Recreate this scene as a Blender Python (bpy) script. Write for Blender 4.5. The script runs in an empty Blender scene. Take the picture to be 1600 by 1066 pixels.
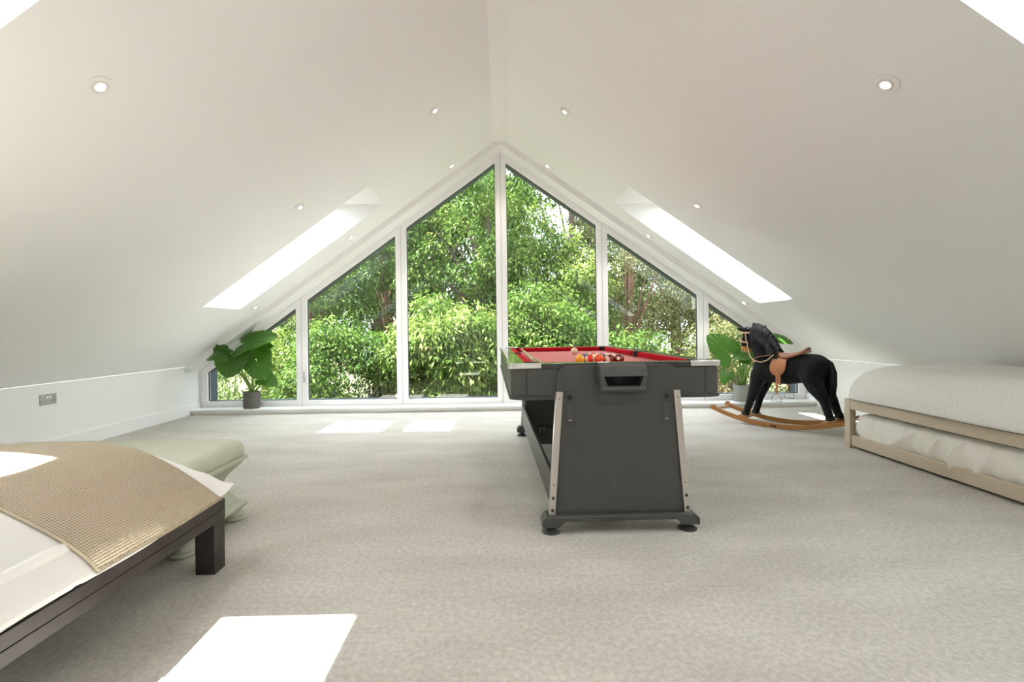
import bpy, bmesh, math, random
import numpy as np
from mathutils import Vector, Matrix

SC = bpy.context.scene
COL = SC.collection
random.seed(7)
RNG = np.random.default_rng(11)
PI = math.pi

# ------------------------------------------------------------------ camera, sky, sun, exposure
cam_data = bpy.data.cameras.new('camera')
cam_data.sensor_width = 36.0
cam_data.lens = 36.0 * 750.0 / 1600.0
cam_data.shift_x = 15.0 / 1600.0
cam_data.shift_y = -19.0 / 1600.0
cam_data.clip_start = 0.02
cam_data.clip_end = 300
cam = bpy.data.objects.new('camera', cam_data)
cam.location = (0, 0, 1.0)
cam.rotation_euler = (PI / 2, 0.014, 0)
COL.objects.link(cam)
SC.camera = cam

world = bpy.data.worlds.new('sky')
SC.world = world
world.use_nodes = True
bg = world.node_tree.nodes['Background']
bg.inputs[0].default_value = (0.87, 0.94, 1.04, 1)
bg.inputs[1].default_value = 2.7

sun_data = bpy.data.lights.new('sun', 'SUN')
sun_data.energy = 14.5
sun_data.angle = math.radians(0.6)
sun_data.color = (1.0, 0.975, 0.94)
sun = bpy.data.objects.new('sun', sun_data)
sun.location = (-20, 0, 30)
sun.rotation_euler = Vector((1.0, 0.04, -1.70)).to_track_quat('-Z', 'Y').to_euler()
COL.objects.link(sun)

SC.view_settings.view_transform = 'Standard'
SC.view_settings.look = 'None'
SC.view_settings.gamma = 1.0
SC.view_settings.use_curve_mapping = False
SC.view_settings.exposure = 2.0
DOWNLIGHT_W = 4.5
SC.cycles.max_bounces = 16
SC.cycles.diffuse_bounces = 12
SC.cycles.transparent_max_bounces = 16
SC.cycles.adaptive_threshold = 0.03
SC.cycles.caustics_reflective = False
SC.cycles.caustics_refractive = False

# ------------------------------------------------------------------ materials
MATS = {}

def mat(name, color, rough=0.6, metal=0.0, spec=0.5, noise=None, bump=None, sheen=0.0, coat=0.0, emit=None):
    """noise=(scale, second colour, contrast)   bump=(scale, strength, distance)"""
    if name in MATS:
        return MATS[name]
    m = bpy.data.materials.new(name)
    m.use_nodes = True
    nt = m.node_tree
    b = nt.nodes['Principled BSDF']
    b.inputs['Base Color'].default_value = (*color, 1)
    b.inputs['Roughness'].default_value = rough
    b.inputs['Metallic'].default_value = metal
    b.inputs['Specular IOR Level'].default_value = spec
    if sheen:
        b.inputs['Sheen Weight'].default_value = sheen
        b.inputs['Sheen Roughness'].default_value = 0.5
    if coat:
        b.inputs['Coat Weight'].default_value = coat
        b.inputs['Coat Roughness'].default_value = 0.08
    if emit:
        b.inputs['Emission Color'].default_value = (*emit[0], 1)
        b.inputs['Emission Strength'].default_value = emit[1]
    tc = None
    if noise or bump:
        tc = nt.nodes.new('ShaderNodeTexCoord')
    if noise:
        n = nt.nodes.new('ShaderNodeTexNoise')
        n.inputs['Scale'].default_value = noise[0]
        n.inputs['Detail'].default_value = 4
        nt.links.new(tc.outputs['Object'], n.inputs['Vector'])
        r = nt.nodes.new('ShaderNodeValToRGB')
        c = noise[2] if len(noise) > 2 else 0.2
        r.color_ramp.elements[0].position = 0.5 - c
        r.color_ramp.elements[1].position = 0.5 + c
        r.color_ramp.elements[0].color = (*color, 1)
        r.color_ramp.elements[1].color = (*noise[1], 1)
        nt.links.new(n.outputs['Fac'], r.inputs['Fac'])
        nt.links.new(r.outputs['Color'], b.inputs['Base Color'])
    if bump:
        n2 = nt.nodes.new('ShaderNodeTexNoise')
        n2.inputs['Scale'].default_value = bump[0]
        n2.inputs['Detail'].default_value = 3
        nt.links.new(tc.outputs['Object'], n2.inputs['Vector'])
        bp = nt.nodes.new('ShaderNodeBump')
        bp.inputs['Strength'].default_value = bump[1]
        bp.inputs['Distance'].default_value = bump[2]
        nt.links.new(n2.outputs['Fac'], bp.inputs['Height'])
        nt.links.new(bp.outputs['Normal'], b.inputs['Normal'])
    MATS[name] = m
    return m

def glass_mat(name, tint):
    m = bpy.data.materials.new(name)
    m.use_nodes = True
    nt = m.node_tree
    for n in list(nt.nodes):
        if n.type != 'OUTPUT_MATERIAL':
            nt.nodes.remove(n)
    out = [n for n in nt.nodes if n.type == 'OUTPUT_MATERIAL'][0]
    t = nt.nodes.new('ShaderNodeBsdfTransparent')
    t.inputs[0].default_value = (*tint, 1)
    g = nt.nodes.new('ShaderNodeBsdfGlossy')
    g.inputs['Roughness'].default_value = 0.0
    # thin sheet: same reflectance from both sides
    lw = nt.nodes.new('ShaderNodeLayerWeight')
    lw.inputs['Blend'].default_value = 0.5
    pw = nt.nodes.new('ShaderNodeMath')
    pw.operation = 'POWER'
    pw.inputs[1].default_value = 5.0
    nt.links.new(lw.outputs['Facing'], pw.inputs[0])
    fr = nt.nodes.new('ShaderNodeMath')
    fr.operation = 'MULTIPLY_ADD'
    fr.inputs[1].default_value = 0.85
    fr.inputs[2].default_value = 0.07
    nt.links.new(pw.outputs[0], fr.inputs[0])
    mx = nt.nodes.new('ShaderNodeMixShader')
    nt.links.new(fr.outputs[0], mx.inputs[0])
    nt.links.new(t.outputs[0], mx.inputs[1])
    nt.links.new(g.outputs[0], mx.inputs[2])
    nt.links.new(mx.outputs[0], out.inputs[0])
    MATS[name] = m
    return m

def carpet_mat():
    m = bpy.data.materials.new('carpet')
    m.use_nodes = True
    nt = m.node_tree
    b = nt.nodes['Principled BSDF']
    b.inputs['Roughness'].default_value = 0.95
    b.inputs['Specular IOR Level'].default_value = 0.1
    tc = nt.nodes.new('ShaderNodeTexCoord')
    def noise(scale, detail, stretch=None):
        n = nt.nodes.new('ShaderNodeTexNoise')
        n.inputs['Scale'].default_value = scale
        n.inputs['Detail'].default_value = detail
        if stretch:
            mp = nt.nodes.new('ShaderNodeMapping')
            mp.inputs['Scale'].default_value = stretch
            mp.inputs['Rotation'].default_value = (0, 0, 0.25)
            nt.links.new(tc.outputs['Object'], mp.inputs['Vector'])
            nt.links.new(mp.outputs['Vector'], n.inputs['Vector'])
        else:
            nt.links.new(tc.outputs['Object'], n.inputs['Vector'])
        return n
    def ramp(n, p0, c0, p1, c1):
        r = nt.nodes.new('ShaderNodeValToRGB')
        r.color_ramp.elements[0].position = p0
        r.color_ramp.elements[0].color = (*c0, 1)
        r.color_ramp.elements[1].position = p1
        r.color_ramp.elements[1].color = (*c1, 1)
        nt.links.new(n.outputs['Fac'], r.inputs['Fac'])
        return r
    big = ramp(noise(1.6, 5, (1, 2.6, 1)), 0.35, (0.66, 0.63, 0.575), 0.65, (0.75, 0.72, 0.665))
    fine = ramp(noise(420, 2), 0.3, (0.70, 0.70, 0.70), 0.7, (1.12, 1.12, 1.12))
    mid = ramp(noise(55, 4), 0.35, (0.86, 0.86, 0.86), 0.65, (1.06, 1.06, 1.06))
    def mul(a, c):
        x = nt.nodes.new('ShaderNodeMix')
        x.data_type = 'RGBA'
        x.blend_type = 'MULTIPLY'
        x.inputs[0].default_value = 1.0
        nt.links.new(a, x.inputs[6])
        nt.links.new(c, x.inputs[7])
        return x.outputs[2]
    c = mul(mul(big.outputs[0], fine.outputs[0]), mid.outputs[0])
    nt.links.new(c, b.inputs['Base Color'])
    bp = nt.nodes.new('ShaderNodeBump')
    bp.inputs['Strength'].default_value = 0.7
    bp.inputs['Distance'].default_value = 0.008
    nt.links.new(noise(300, 3).outputs['Fac'], bp.inputs['Height'])
    nt.links.new(bp.outputs['Normal'], b.inputs['Normal'])
    return m

def waffle_mat():
    m = bpy.data.materials.new('waffle_knit')
    m.use_nodes = True
    nt = m.node_tree
    b = nt.nodes['Principled BSDF']
    b.inputs['Roughness'].default_value = 0.9
    b.inputs['Specular IOR Level'].default_value = 0.15
    uv = nt.nodes.new('ShaderNodeUVMap')
    sep = nt.nodes.new('ShaderNodeSeparateXYZ')
    nt.links.new(uv.outputs[0], sep.inputs[0])
    def math_(op, a, v=None):
        n = nt.nodes.new('ShaderNodeMath')
        n.operation = op
        if isinstance(a, float):
            n.inputs[0].default_value = a
        else:
            nt.links.new(a, n.inputs[0])
        if v is not None:
            if isinstance(v, float):
                n.inputs[1].default_value = v
            else:
                nt.links.new(v, n.inputs[1])
        return n.outputs[0]
    k = PI / 0.0088
    sx = math_('ABSOLUTE', math_('SINE', math_('MULTIPLY', sep.outputs[0], k)))
    sy = math_('ABSOLUTE', math_('SINE', math_('MULTIPLY', sep.outputs[1], k)))
    pit = math_('MULTIPLY', sx, sy)
    r = nt.nodes.new('ShaderNodeValToRGB')
    r.color_ramp.elements[0].position = 0.25
    r.color_ramp.elements[0].color = (0.70, 0.60, 0.45, 1)
    r.color_ramp.elements[1].position = 0.85
    r.color_ramp.elements[1].color = (0.42, 0.34, 0.235, 1)
    nt.links.new(pit, r.inputs[0])
    nt.links.new(r.outputs[0], b.inputs['Base Color'])
    bp = nt.nodes.new('ShaderNodeBump')
    bp.invert = True
    bp.inputs['Strength'].default_value = 0.9
    bp.inputs['Distance'].default_value = 0.006
    nt.links.new(pit, bp.inputs['Height'])
    nt.links.new(bp.outputs[0], b.inputs['Normal'])
    return m

def dotted_mat():
    m = mat('dotted_cotton', (0.74, 0.715, 0.69), 0.9, spec=0.15)
    nt = m.node_tree
    b = nt.nodes['Principled BSDF']
    uv = nt.nodes.new('ShaderNodeUVMap')
    v = nt.nodes.new('ShaderNodeTexVoronoi')
    v.inputs['Scale'].default_value = 40
    v.inputs['Randomness'].default_value = 0.25
    nt.links.new(uv.outputs[0], v.inputs['Vector'])
    r = nt.nodes.new('ShaderNodeValToRGB')
    r.color_ramp.interpolation = 'LINEAR'
    r.color_ramp.elements[0].position = 0.09
    r.color_ramp.elements[0].color = (0.52, 0.49, 0.47, 1)
    r.color_ramp.elements[1].position = 0.15
    r.color_ramp.elements[1].color = (0.74, 0.715, 0.69, 1)
    nt.links.new(v.outputs['Distance'], r.inputs[0])
    nt.links.new(r.outputs[0], b.inputs['Base Color'])
    return m

def leaf_mat(name, c0, c1, c2, trans=0.35):
    m = bpy.data.materials.new(name)
    m.use_nodes = True
    nt = m.node_tree
    b = nt.nodes['Principled BSDF']
    out = [n for n in nt.nodes if n.type == 'OUTPUT_MATERIAL'][0]
    at = nt.nodes.new('ShaderNodeAttribute')
    at.attribute_name = 'tone'
    r = nt.nodes.new('ShaderNodeValToRGB')
    r.color_ramp.elements[0].position = 0.0
    r.color_ramp.elements[0].color = (*c0, 1)
    r.color_ramp.elements[1].position = 1.0
    r.color_ramp.elements[1].color = (*c2, 1)
    e = r.color_ramp.elements.new(0.55)
    e.color = (*c1, 1)
    nt.links.new(at.outputs['Fac'], r.inputs[0])
    nt.links.new(r.outputs[0], b.inputs['Base Color'])
    b.inputs['Roughness'].default_value = 0.55
    b.inputs['Specular IOR Level'].default_value = 0.22
    t = nt.nodes.new('ShaderNodeBsdfTranslucent')
    nt.links.new(r.outputs[0], t.inputs[0])
    mx = nt.nodes.new('ShaderNodeMixShader')
    mx.inputs[0].default_value = trans
    nt.links.new(b.outputs[0], mx.inputs[1])
    nt.links.new(t.outputs[0], mx.inputs[2])
    nt.links.new(mx.outputs[0], out.inputs[0])
    return m

def veined_mat():
    """house-plant leaf: uv.x = along the vein fan, uv.y = 0..1 from midrib to edge"""
    m = bpy.data.materials.new('plant_leaf')
    m.use_nodes = True
    nt = m.node_tree
    b = nt.nodes['Principled BSDF']
    out = [n for n in nt.nodes if n.type == 'OUTPUT_MATERIAL'][0]
    uv = nt.nodes.new('ShaderNodeUVMap')
    sep = nt.nodes.new('ShaderNodeSeparateXYZ')
    nt.links.new(uv.outputs[0], sep.inputs[0])
    s = nt.nodes.new('ShaderNodeMath')
    s.operation = 'MULTIPLY'
    s.inputs[1].default_value = 22 * 2 * PI
    nt.links.new(sep.outputs[0], s.inputs[0])
    c = nt.nodes.new('ShaderNodeMath')
    c.operation = 'COSINE'
    nt.links.new(s.outputs[0], c.inputs[0])
    r = nt.nodes.new('ShaderNodeValToRGB')
    r.color_ramp.elements[0].position = 0.55
    r.color_ramp.elements[0].color = (0.035, 0.105, 0.016, 1)
    r.color_ramp.elements[1].position = 1.0
    r.color_ramp.elements[1].color = (0.075, 0.18, 0.03, 1)
    nt.links.new(c.outputs[0], r.inputs[0])
    nt.links.new(r.outputs[0], b.inputs['Base Color'])
    b.inputs['Roughness'].default_value = 0.38
    t = nt.nodes.new('ShaderNodeBsdfTranslucent')
    t.inputs[0].default_value = (0.16, 0.42, 0.03, 1)
    mx = nt.nodes.new('ShaderNodeMixShader')
    mx.inputs[0].default_value = 0.22
    nt.links.new(b.outputs[0], mx.inputs[1])
    nt.links.new(t.outputs[0], mx.inputs[2])
    nt.links.new(mx.outputs[0], out.inputs[0])
    return m

def ball_mat(name, base, stripe):
    """pool ball: colour, white band or number dot from the ball's own coordinates"""
    m = bpy.data.materials.new(name)
    m.use_nodes = True
    nt = m.node_tree
    b = nt.nodes['Principled BSDF']
    b.inputs['Roughness'].default_value = 0.12
    b.inputs['Coat Weight'].default_value = 0.5
    tc = nt.nodes.new('ShaderNodeTexCoord')
    sep = nt.nodes.new('ShaderNodeSeparateXYZ')
    nt.links.new(tc.outputs['Object'], sep.inputs[0])
    def m_(op, a, v):
        n = nt.nodes.new('ShaderNodeMath')
        n.operation = op
        nt.links.new(a, n.inputs[0])
        n.inputs[1].default_value = v
        return n.outputs[0]
    def absn(a):
        return m_('ABSOLUTE', a, 0)
    dot = m_('GREATER_THAN', absn(sep.outputs[0]), 0.0285 * 0.93)
    if stripe:
        cap = m_('GREATER_THAN', absn(sep.outputs[2]), 0.0285 * 0.55)
        mx = nt.nodes.new('ShaderNodeMath')
        mx.operation = 'MAXIMUM'
        nt.links.new(cap, mx.inputs[0])
        nt.links.new(dot, mx.inputs[1])
        fac = mx.outputs[0]
    else:
        fac = dot
    x = nt.nodes.new('ShaderNodeMix')
    x.data_type = 'RGBA'
    nt.links.new(fac, x.inputs[0])
    x.inputs[6].default_value = (*base, 1)
    x.inputs[7].default_value = (0.80, 0.72, 0.52, 1)
    nt.links.new(x.outputs[2], b.inputs['Base Color'])
    return m

M_paint = mat('white_paint', (0.83, 0.825, 0.815), 0.75, spec=0.25, noise=(0.8, (0.815, 0.81, 0.80)), bump=(160, 0.04, 0.002))
M_gloss = mat('white_gloss', (0.84, 0.84, 0.83), 0.35, spec=0.4)
M_upvc = mat('white_window_frame', (0.86, 0.86, 0.86), 0.3, spec=0.5)
M_anth = mat('blue_grey_cladding', (0.055, 0.075, 0.105), 0.5, noise=(3, (0.065, 0.09, 0.125)))
M_glass = glass_mat('window_glass', (0.51, 0.53, 0.52))
M_rglass = glass_mat('roof_glass', (0.93, 0.95, 0.95))
M_carpet = carpet_mat()
M_seal = mat('dark_seal', (0.02, 0.02, 0.022), 0.6)

# ------------------------------------------------------------------ mesh builder
class MB:
    def __init__(self):
        self.v = []
        self.f = []
        self.uv = None
    def add(self, vs, fs):
        o = len(self.v)
        self.v += [tuple(p) for p in vs]
        self.f += [tuple(i + o for i in q) for q in fs]
        return self
    def box(self, x0, x1, y0, y1, z0, z1, M=None):
        vs = [Vector((x, y, z)) for z in (z0, z1) for y in (y0, y1) for x in (x0, x1)]
        if M is not None:
            vs = [M @ p for p in vs]
        return self.add(vs, [(0, 2, 3, 1), (4, 5, 7, 6), (0, 1, 5, 4), (2, 6, 7, 3), (0, 4, 6, 2), (1, 3, 7, 5)])
    def prism(self, poly, a, b, axis='y'):
        """closed polygon extruded between a and b along axis; poly in the two other axes"""
        n = len(poly)
        def P(p, t):
            return {'y': (p[0], t, p[1]), 'x': (t, p[0], p[1]), 'z': (p[0], p[1], t)}[axis]
        vs = [P(p, a) for p in poly] + [P(p, b) for p in poly]
        fs = [tuple(range(n))[::-1], tuple(range(n, 2 * n))]
        fs += [(i, (i + 1) % n, n + (i + 1) % n, n + i) for i in range(n)]
        return self.add(vs, fs)
    def ring(self, outer, inner, a, b, axis='y'):
        n = len(outer)
        def P(p, t):
            return {'y': (p[0], t, p[1]), 'x': (t, p[0], p[1]), 'z': (p[0], p[1], t)}[axis]
        vs = [P(p, a) for p in outer] + [P(p, a) for p in inner] + [P(p, b) for p in outer] + [P(p, b) for p in inner]
        fs = []
        for i in range(n):
            j = (i + 1) % n
            fs += [(i, j, n + j, n + i), (2 * n + i, 3 * n + i, 3 * n + j, 2 * n + j),
                   (i, 2 * n + i, 2 * n + j, j), (n + i, n + j, 3 * n + j, 3 * n + i)]
        return self.add(vs, fs)
    def tube(self, pts, rad, seg=8, cap=True, flat=1.0, up=None):
        pts = [Vector(p) for p in pts]
        n = len(pts)
        if not hasattr(rad, '__len__'):
            rad = [rad] * n
        vs = []
        prev = None
        for i, p in enumerate(pts):
            t = (pts[min(i + 1, n - 1)] - pts[max(i - 1, 0)])
            t = t.normalized() if t.length > 1e-9 else Vector((0, 0, 1))
            if prev is None:
                a = Vector(up) if up else (Vector((0, 0, 1)) if abs(t.z) < 0.9 else Vector((1, 0, 0)))
            else:
                a = prev
            a = (a - t * a.dot(t))
            a = a.normalized() if a.length > 1e-6 else t.orthogonal().normalized()
            prev = a
            bb = t.cross(a)
            for k in range(seg):
                an = 2 * PI * k / seg
                vs.append(p + a * (rad[i] * math.cos(an) * flat) + bb * (rad[i] * math.sin(an)))
        fs = []
        for i in range(n - 1):
            for k in range(seg):
                k2 = (k + 1) % seg
                fs.append((i * seg + k, i * seg + k2, (i + 1) * seg + k2, (i + 1) * seg + k))
        if cap:
            fs.append(tuple(range(seg))[::-1])
            fs.append(tuple(range((n - 1) * seg, n * seg)))
        return self.add(vs, fs)
    def lathe(self, prof, seg=24, c=(0, 0, 0), M=None):
        vs = []
        for r, z in prof:
            for k in range(seg):
                an = 2 * PI * k / seg
                p = Vector((c[0] + r * math.cos(an), c[1] + r * math.sin(an), c[2] + z))
                vs.append(M @ p if M is not None else p)
        fs = []
        for i in range(len(prof) - 1):
            for k in range(seg):
                k2 = (k + 1) % seg
                fs.append((i * seg + k, i * seg + k2, (i + 1) * seg + k2, (i + 1) * seg + k))
        fs.append(tuple(range(seg))[::-1])
        fs.append(tuple(range((len(prof) - 1) * seg, len(prof) * seg)))
        return self.add(vs, fs)
    def loft(self, rings, cap=True):
        n = len(rings[0])
        vs = [p for r in rings for p in r]
        fs = []
        for i in range(len(rings) - 1):
            for k in range(n):
                k2 = (k + 1) % n
                fs.append((i * n + k, i * n + k2, (i + 1) * n + k2, (i + 1) * n + k))
        if cap:
            fs.append(tuple(range(n))[::-1])
            fs.append(tuple(range((len(rings) - 1) * n, len(rings) * n)))
        return self.add(vs, fs)
    def capsule(self, a, ra, b, rb, seg=16, rings=5):
        a = Vector(a)
        b = Vector(b)
        t = (b - a)
        L = t.length
        t = t.normalized() if L > 1e-6 else Vector((0, 0, 1))
        pts, rad = [], []
        for i in range(rings + 1):
            an = PI / 2 * i / rings
            pts.append(a - t * (ra * math.cos(an)))
            rad.append(max(ra * math.sin(an), ra * 0.02))
        for i in range(rings + 1):
            an = PI / 2 * (1 - i / rings)
            pts.append(b + t * (rb * math.cos(an)))
            rad.append(max(rb * math.sin(an), rb * 0.02))
        vs = []
        u = t.orthogonal().normalized()
        w = t.cross(u)
        for p, r in zip(pts, rad):
            for k in range(seg):
                an = 2 * PI * k / seg
                vs.append(p + u * (r * math.cos(an)) + w * (r * math.sin(an)))
        fs = []
        n = len(pts)
        for i in range(n - 1):
            for k in range(seg):
                k2 = (k + 1) % seg
                fs.append((i * seg + k, i * seg + k2, (i + 1) * seg + k2, (i + 1) * seg + k))
        fs.append(tuple(range(seg))[::-1])
        fs.append(tuple(range((n - 1) * seg, n * seg)))
        return self.add(vs, fs)
    def mesh(self, name):
        me = bpy.data.meshes.new(name)
        me.from_pydata(self.v, [], self.f)
        bm = bmesh.new()
        bm.from_mesh(me)
        bmesh.ops.recalc_face_normals(bm, faces=bm.faces)
        bm.to_mesh(me)
        bm.free()
        return me
    def obj(self, name, m, parent=None, smooth=None, bevel=0.0, bseg=2, loc=None):
        me = self.mesh(name)
        o = link(name, me, m, parent)
        if smooth is not None:
            me.shade_smooth()
            me.set_sharp_from_angle(angle=math.radians(smooth))
        if bevel:
            md = o.modifiers.new('bevel', 'BEVEL')
            md.width = bevel
            md.segments = bseg
            md.limit_method = 'ANGLE'
            md.angle_limit = math.radians(35)
            if smooth is None:
                me.shade_smooth()
                me.set_sharp_from_angle(angle=math.radians(30))
            md.harden_normals = True
        if loc is not None:
            o.location = loc
        return o

def link(name, me, m=None, parent=None):
    o = bpy.data.objects.new(name, me)
    COL.objects.link(o)
    if m is not None:
        me.materials.append(m)
    if parent is not None:
        o.parent = parent
    return o

def tag(o, label=None, cat=None, group=None, kind=None):
    if label:
        o['label'] = label
    if cat:
        o['category'] = cat
    if group:
        o['group'] = group
    if kind:
        o['kind'] = kind
    return o

def struct(o, label=None):
    o['kind'] = 'structure'
    if label:
        o['label'] = label
    return o

def thing(name, label, cat, loc=(0, 0, 0), rz=0.0, group=None):
    o = bpy.data.objects.new(name, None)
    o.empty_display_size = 0.1
    COL.objects.link(o)
    o.location = loc
    o.rotation_euler = (0, 0, rz)
    return tag(o, label, cat, group)

def grid_mesh(name, fn, nu, nv, m, parent=None, uvfn=None, solid=0.0, smooth=True, closed_u=False):
    vs = [fn(i / (nu - 1), j / (nv - 1)) for j in range(nv) for i in range(nu)]
    fs = [(j * nu + i, j * nu + i + 1, (j + 1) * nu + i + 1, (j + 1) * nu + i) for j in range(nv - 1) for i in range(nu - 1)]
    me = bpy.data.meshes.new(name)
    me.from_pydata([tuple(p) for p in vs], [], fs)
    if uvfn:
        uvl = me.uv_layers.new(name='UVMap')
        for poly in me.polygons:
            for li in poly.loop_indices:
                vi = me.loops[li].vertex_index
                uvl.data[li].uv = uvfn((vi % nu) / (nu - 1), (vi // nu) / (nv - 1))
    if smooth:
        me.shade_smooth()
    o = link(name, me, m, parent)
    if solid:
        md = o.modifiers.new('thickness', 'SOLIDIFY')
        md.thickness = solid
        md.offset = 0.0
    return o

def rrect(hx, hy, r, n=6, cx=0.0, cy=0.0):
    r = min(r, hx - 1e-4, hy - 1e-4)
    pts = []
    for q, (sx, sy) in enumerate(((1, 1), (-1, 1), (-1, -1), (1, -1))):
        for k in range(n + 1):
            an = PI / 2 * q + PI / 2 * k / n
            pts.append((cx + sx * (hx - r) + r * math.cos(an), cy + sy * (hy - r) + r * math.sin(an)))
    return pts

def offset_poly(poly, w):
    """inward offset of a convex polygon given counter-clockwise (x, z)"""
    n = len(poly)
    res = []
    for i in range(n):
        p0, p1, p2 = (Vector(poly[(i - 1) % n]), Vector(poly[i]), Vector(poly[(i + 1) % n]))
        d1 = (p1 - p0).normalized()
        d2 = (p2 - p1).normalized()
        n1 = Vector((-d1.y, d1.x))
        n2 = Vector((-d2.y, d2.x))
        bis = (n1 + n2)
        k = w * 2 / bis.length_squared
        q = p1 + bis * k
        res.append((q.x, q.y))
    return res

# ------------------------------------------------------------------ room shell
W = 3.83
MS = 0.7088
FLAT = 0.077
D_BACK = -3.6
D_BULK = 5.78
D_WIN = 6.05
SLOPE = math.atan(MS)
def zc(x):
    return 3.31 - MS * max(abs(x), FLAT)
ROOF_T = 0.43
def zo(x):
    return 3.31 + ROOF_T - MS * abs(x)
SK_IN, SK_OUT = 1.283, 2.90
HEAD_Z = zc(SK_IN)
SK_GL = (3.31 + ROOF_T - HEAD_Z) / MS            # top of the glass: the head lining is level
SKY = {-1: [(-2.70, -2.04), (1.02, 1.68), (4.65, 5.31)], 1: [(-2.64, -1.98), (1.046, 1.706), (4.78, 5.44)]}  # rearmost pair is unseen, added to light the near half of the room

mb = MB()
mb.box(-W, W, D_BACK, D_WIN, -0.12, 0.0)
struct(mb.obj('floor', M_carpet), 'pale grey-beige fitted carpet')

def build_ceiling():
    vs, fs = [], []
    def q(*p):
        o = len(vs)
        vs.extend(p)
        fs.append(tuple(range(o, o + len(p))))
    for s in (-1, 1):
        ds = sorted({D_BACK, D_WIN} | {d for r in SKY[s] for d in r})
        xs_in = [FLAT, SK_IN, SK_OUT, W]
        xs_out = [0.0, SK_GL, SK_OUT, W + 0.35]
        for xs, z, hole in ((xs_in, zc, 1), (xs_out, zo, 1)):
            for i in range(3):
                for j in range(len(ds) - 1):
                    if i == hole and (ds[j], ds[j + 1]) in SKY[s]:
                        continue
                    a, b, c, d = xs[i], xs[i + 1], ds[j], ds[j + 1]
                    q((s * a, c, z(a)), (s * b, c, z(b)), (s * b, d, z(b)), (s * a, d, z(a)))
        for (c, d) in SKY[s]:
            A, B, G = SK_IN, SK_OUT, SK_GL
            q((s * A, c, zc(A)), (s * A, d, zc(A)), (s * G, d, zo(G)), (s * G, c, zo(G)))
            q((s * B, c, zc(B)), (s * B, d, zc(B)), (s * B, d, zo(B)), (s * B, c, zo(B)))
            for y in (c, d):
                q((s * A, y, zc(A)), (s * B, y, zc(B)), (s * B, y, zo(B)), (s * G, y, zo(G)))
    q((-FLAT, D_BACK, zc(0)), (FLAT, D_BACK, zc(0)), (FLAT, D_WIN, zc(0)), (-FLAT, D_WIN, zc(0)))
    m = MB()
    m.add(vs, fs)
    return m
me = build_ceiling()
struct(me.obj('ceiling', M_paint), 'white vaulted ceiling with two slopes and roof window wells')

zk = zc(W)
for s, nm in ((-1, 'left'), (1, 'right')):
    mb = MB()
    x0, x1 = sorted((s * W, s * (W + 0.3)))
    mb.box(x0, x1, D_BACK, D_WIN + 0.22, -3.0, zk - 0.003)
    struct(mb.obj('wall_' + nm, M_paint), 'low white knee wall on the ' + nm)
    mb = MB()
    x0, x1 = sorted((s * (W - 0.02), s * W))
    mb.prism([(s * (W - 0.02), 0), (s * W, 0), (s * W, 0.133), (s * (W - 0.006), 0.133), (s * (W - 0.02), 0.118)], D_BACK, D_WIN, 'y')
    struct(mb.obj('baseboard_' + nm, M_gloss), 'white skirting board on the ' + nm)
mb = MB()
mb.prism([(-W, 0), (W, 0), (W, zk), (FLAT, zc(0)), (-FLAT, zc(0)), (-W, zk)], D_BACK - 0.2, D_BACK, 'y')
struct(mb.obj('wall_back', M_paint), 'white gable wall behind the camera')

# bulkhead band round the gable window, sill, outer wall
SOF = 3.23
def zs(x):
    return SOF - MS * abs(x)
def vee(m, z_a, z_b, x_end, d0, d1):
    for s in (-1, 1):
        m.prism([(0, z_a(0)), (s * x_end, z_a(x_end)), (s * x_end, z_b(x_end)), (0, z_b(0))], d0, d1, 'y')
mb = MB()
poly = [(-W, zc(W)), (-FLAT, zc(0)), (FLAT, zc(0)), (W, zc(W)), (W, zs(W)), (0, zs(0)), (-W, zs(W))]
o_ = [(-W, zc(W) + 0.004), (-FLAT, zc(0) + 0.004), (FLAT, zc(0) + 0.004), (W, zc(W) + 0.004)]
mb.prism([(-W, zc(W)), (-W, zs(W)), (0, zs(0)), (0, zc(0)), (-FLAT, zc(0))], D_BULK, D_WIN + 0.02, 'y')
mb.prism([(W, zc(W)), (W, zs(W)), (0, zs(0)), (0, zc(0)), (FLAT, zc(0))], D_BULK, D_WIN + 0.02, 'y')
struct(mb.obj('trim_1', M_paint), 'white boxed band following the gable above the window')
mb = MB()
mb.box(-W + 0.02, W - 0.02, 5.862, D_WIN + 0.05, 0.0, 0.036)
mb.box(-W + 0.02, W - 0.02, 5.838, D_WIN + 0.05, 0.036, 0.064)
struct(mb.obj('trim_2', M_gloss, bevel=0.008, bseg=3), 'white window board along the foot of the gable window')

HWIN = 3.80
FR = 0.07
outer_win = [(-HWIN, 0.064), (HWIN, 0.064), (HWIN, zs(HWIN)), (0, zs(0)), (-HWIN, zs(HWIN))]
inner_cl = offset_poly(outer_win, 0.058)
wall_out = [(-W - 0.3, -3.0), (W + 0.3, -3.0), (W + 0.3, zo(W + 0.3) - 0.02), (0, zo(0) - 0.02), (-W - 0.3, zo(W + 0.3) - 0.02)]
mb = MB()
mb.ring(wall_out, inner_cl, D_WIN + 0.085, D_WIN + 0.24, 'y')
struct(mb.obj('wall_front', M_anth), 'blue-grey cladding framing the outside of the gable window')
mb = MB()
mb.ring([(-W - 0.02, -0.12), (W + 0.02, -0.12), (W + 0.02, zo(W)), (0, zo(0) - .03), (-W - 0.02, zo(W))], offset_poly(outer_win, 0.004), D_WIN + 0.005, D_WIN + 0.085, 'y')
struct(mb.obj('trim_3', M_paint), 'plastered edge of the gable window opening')

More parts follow.
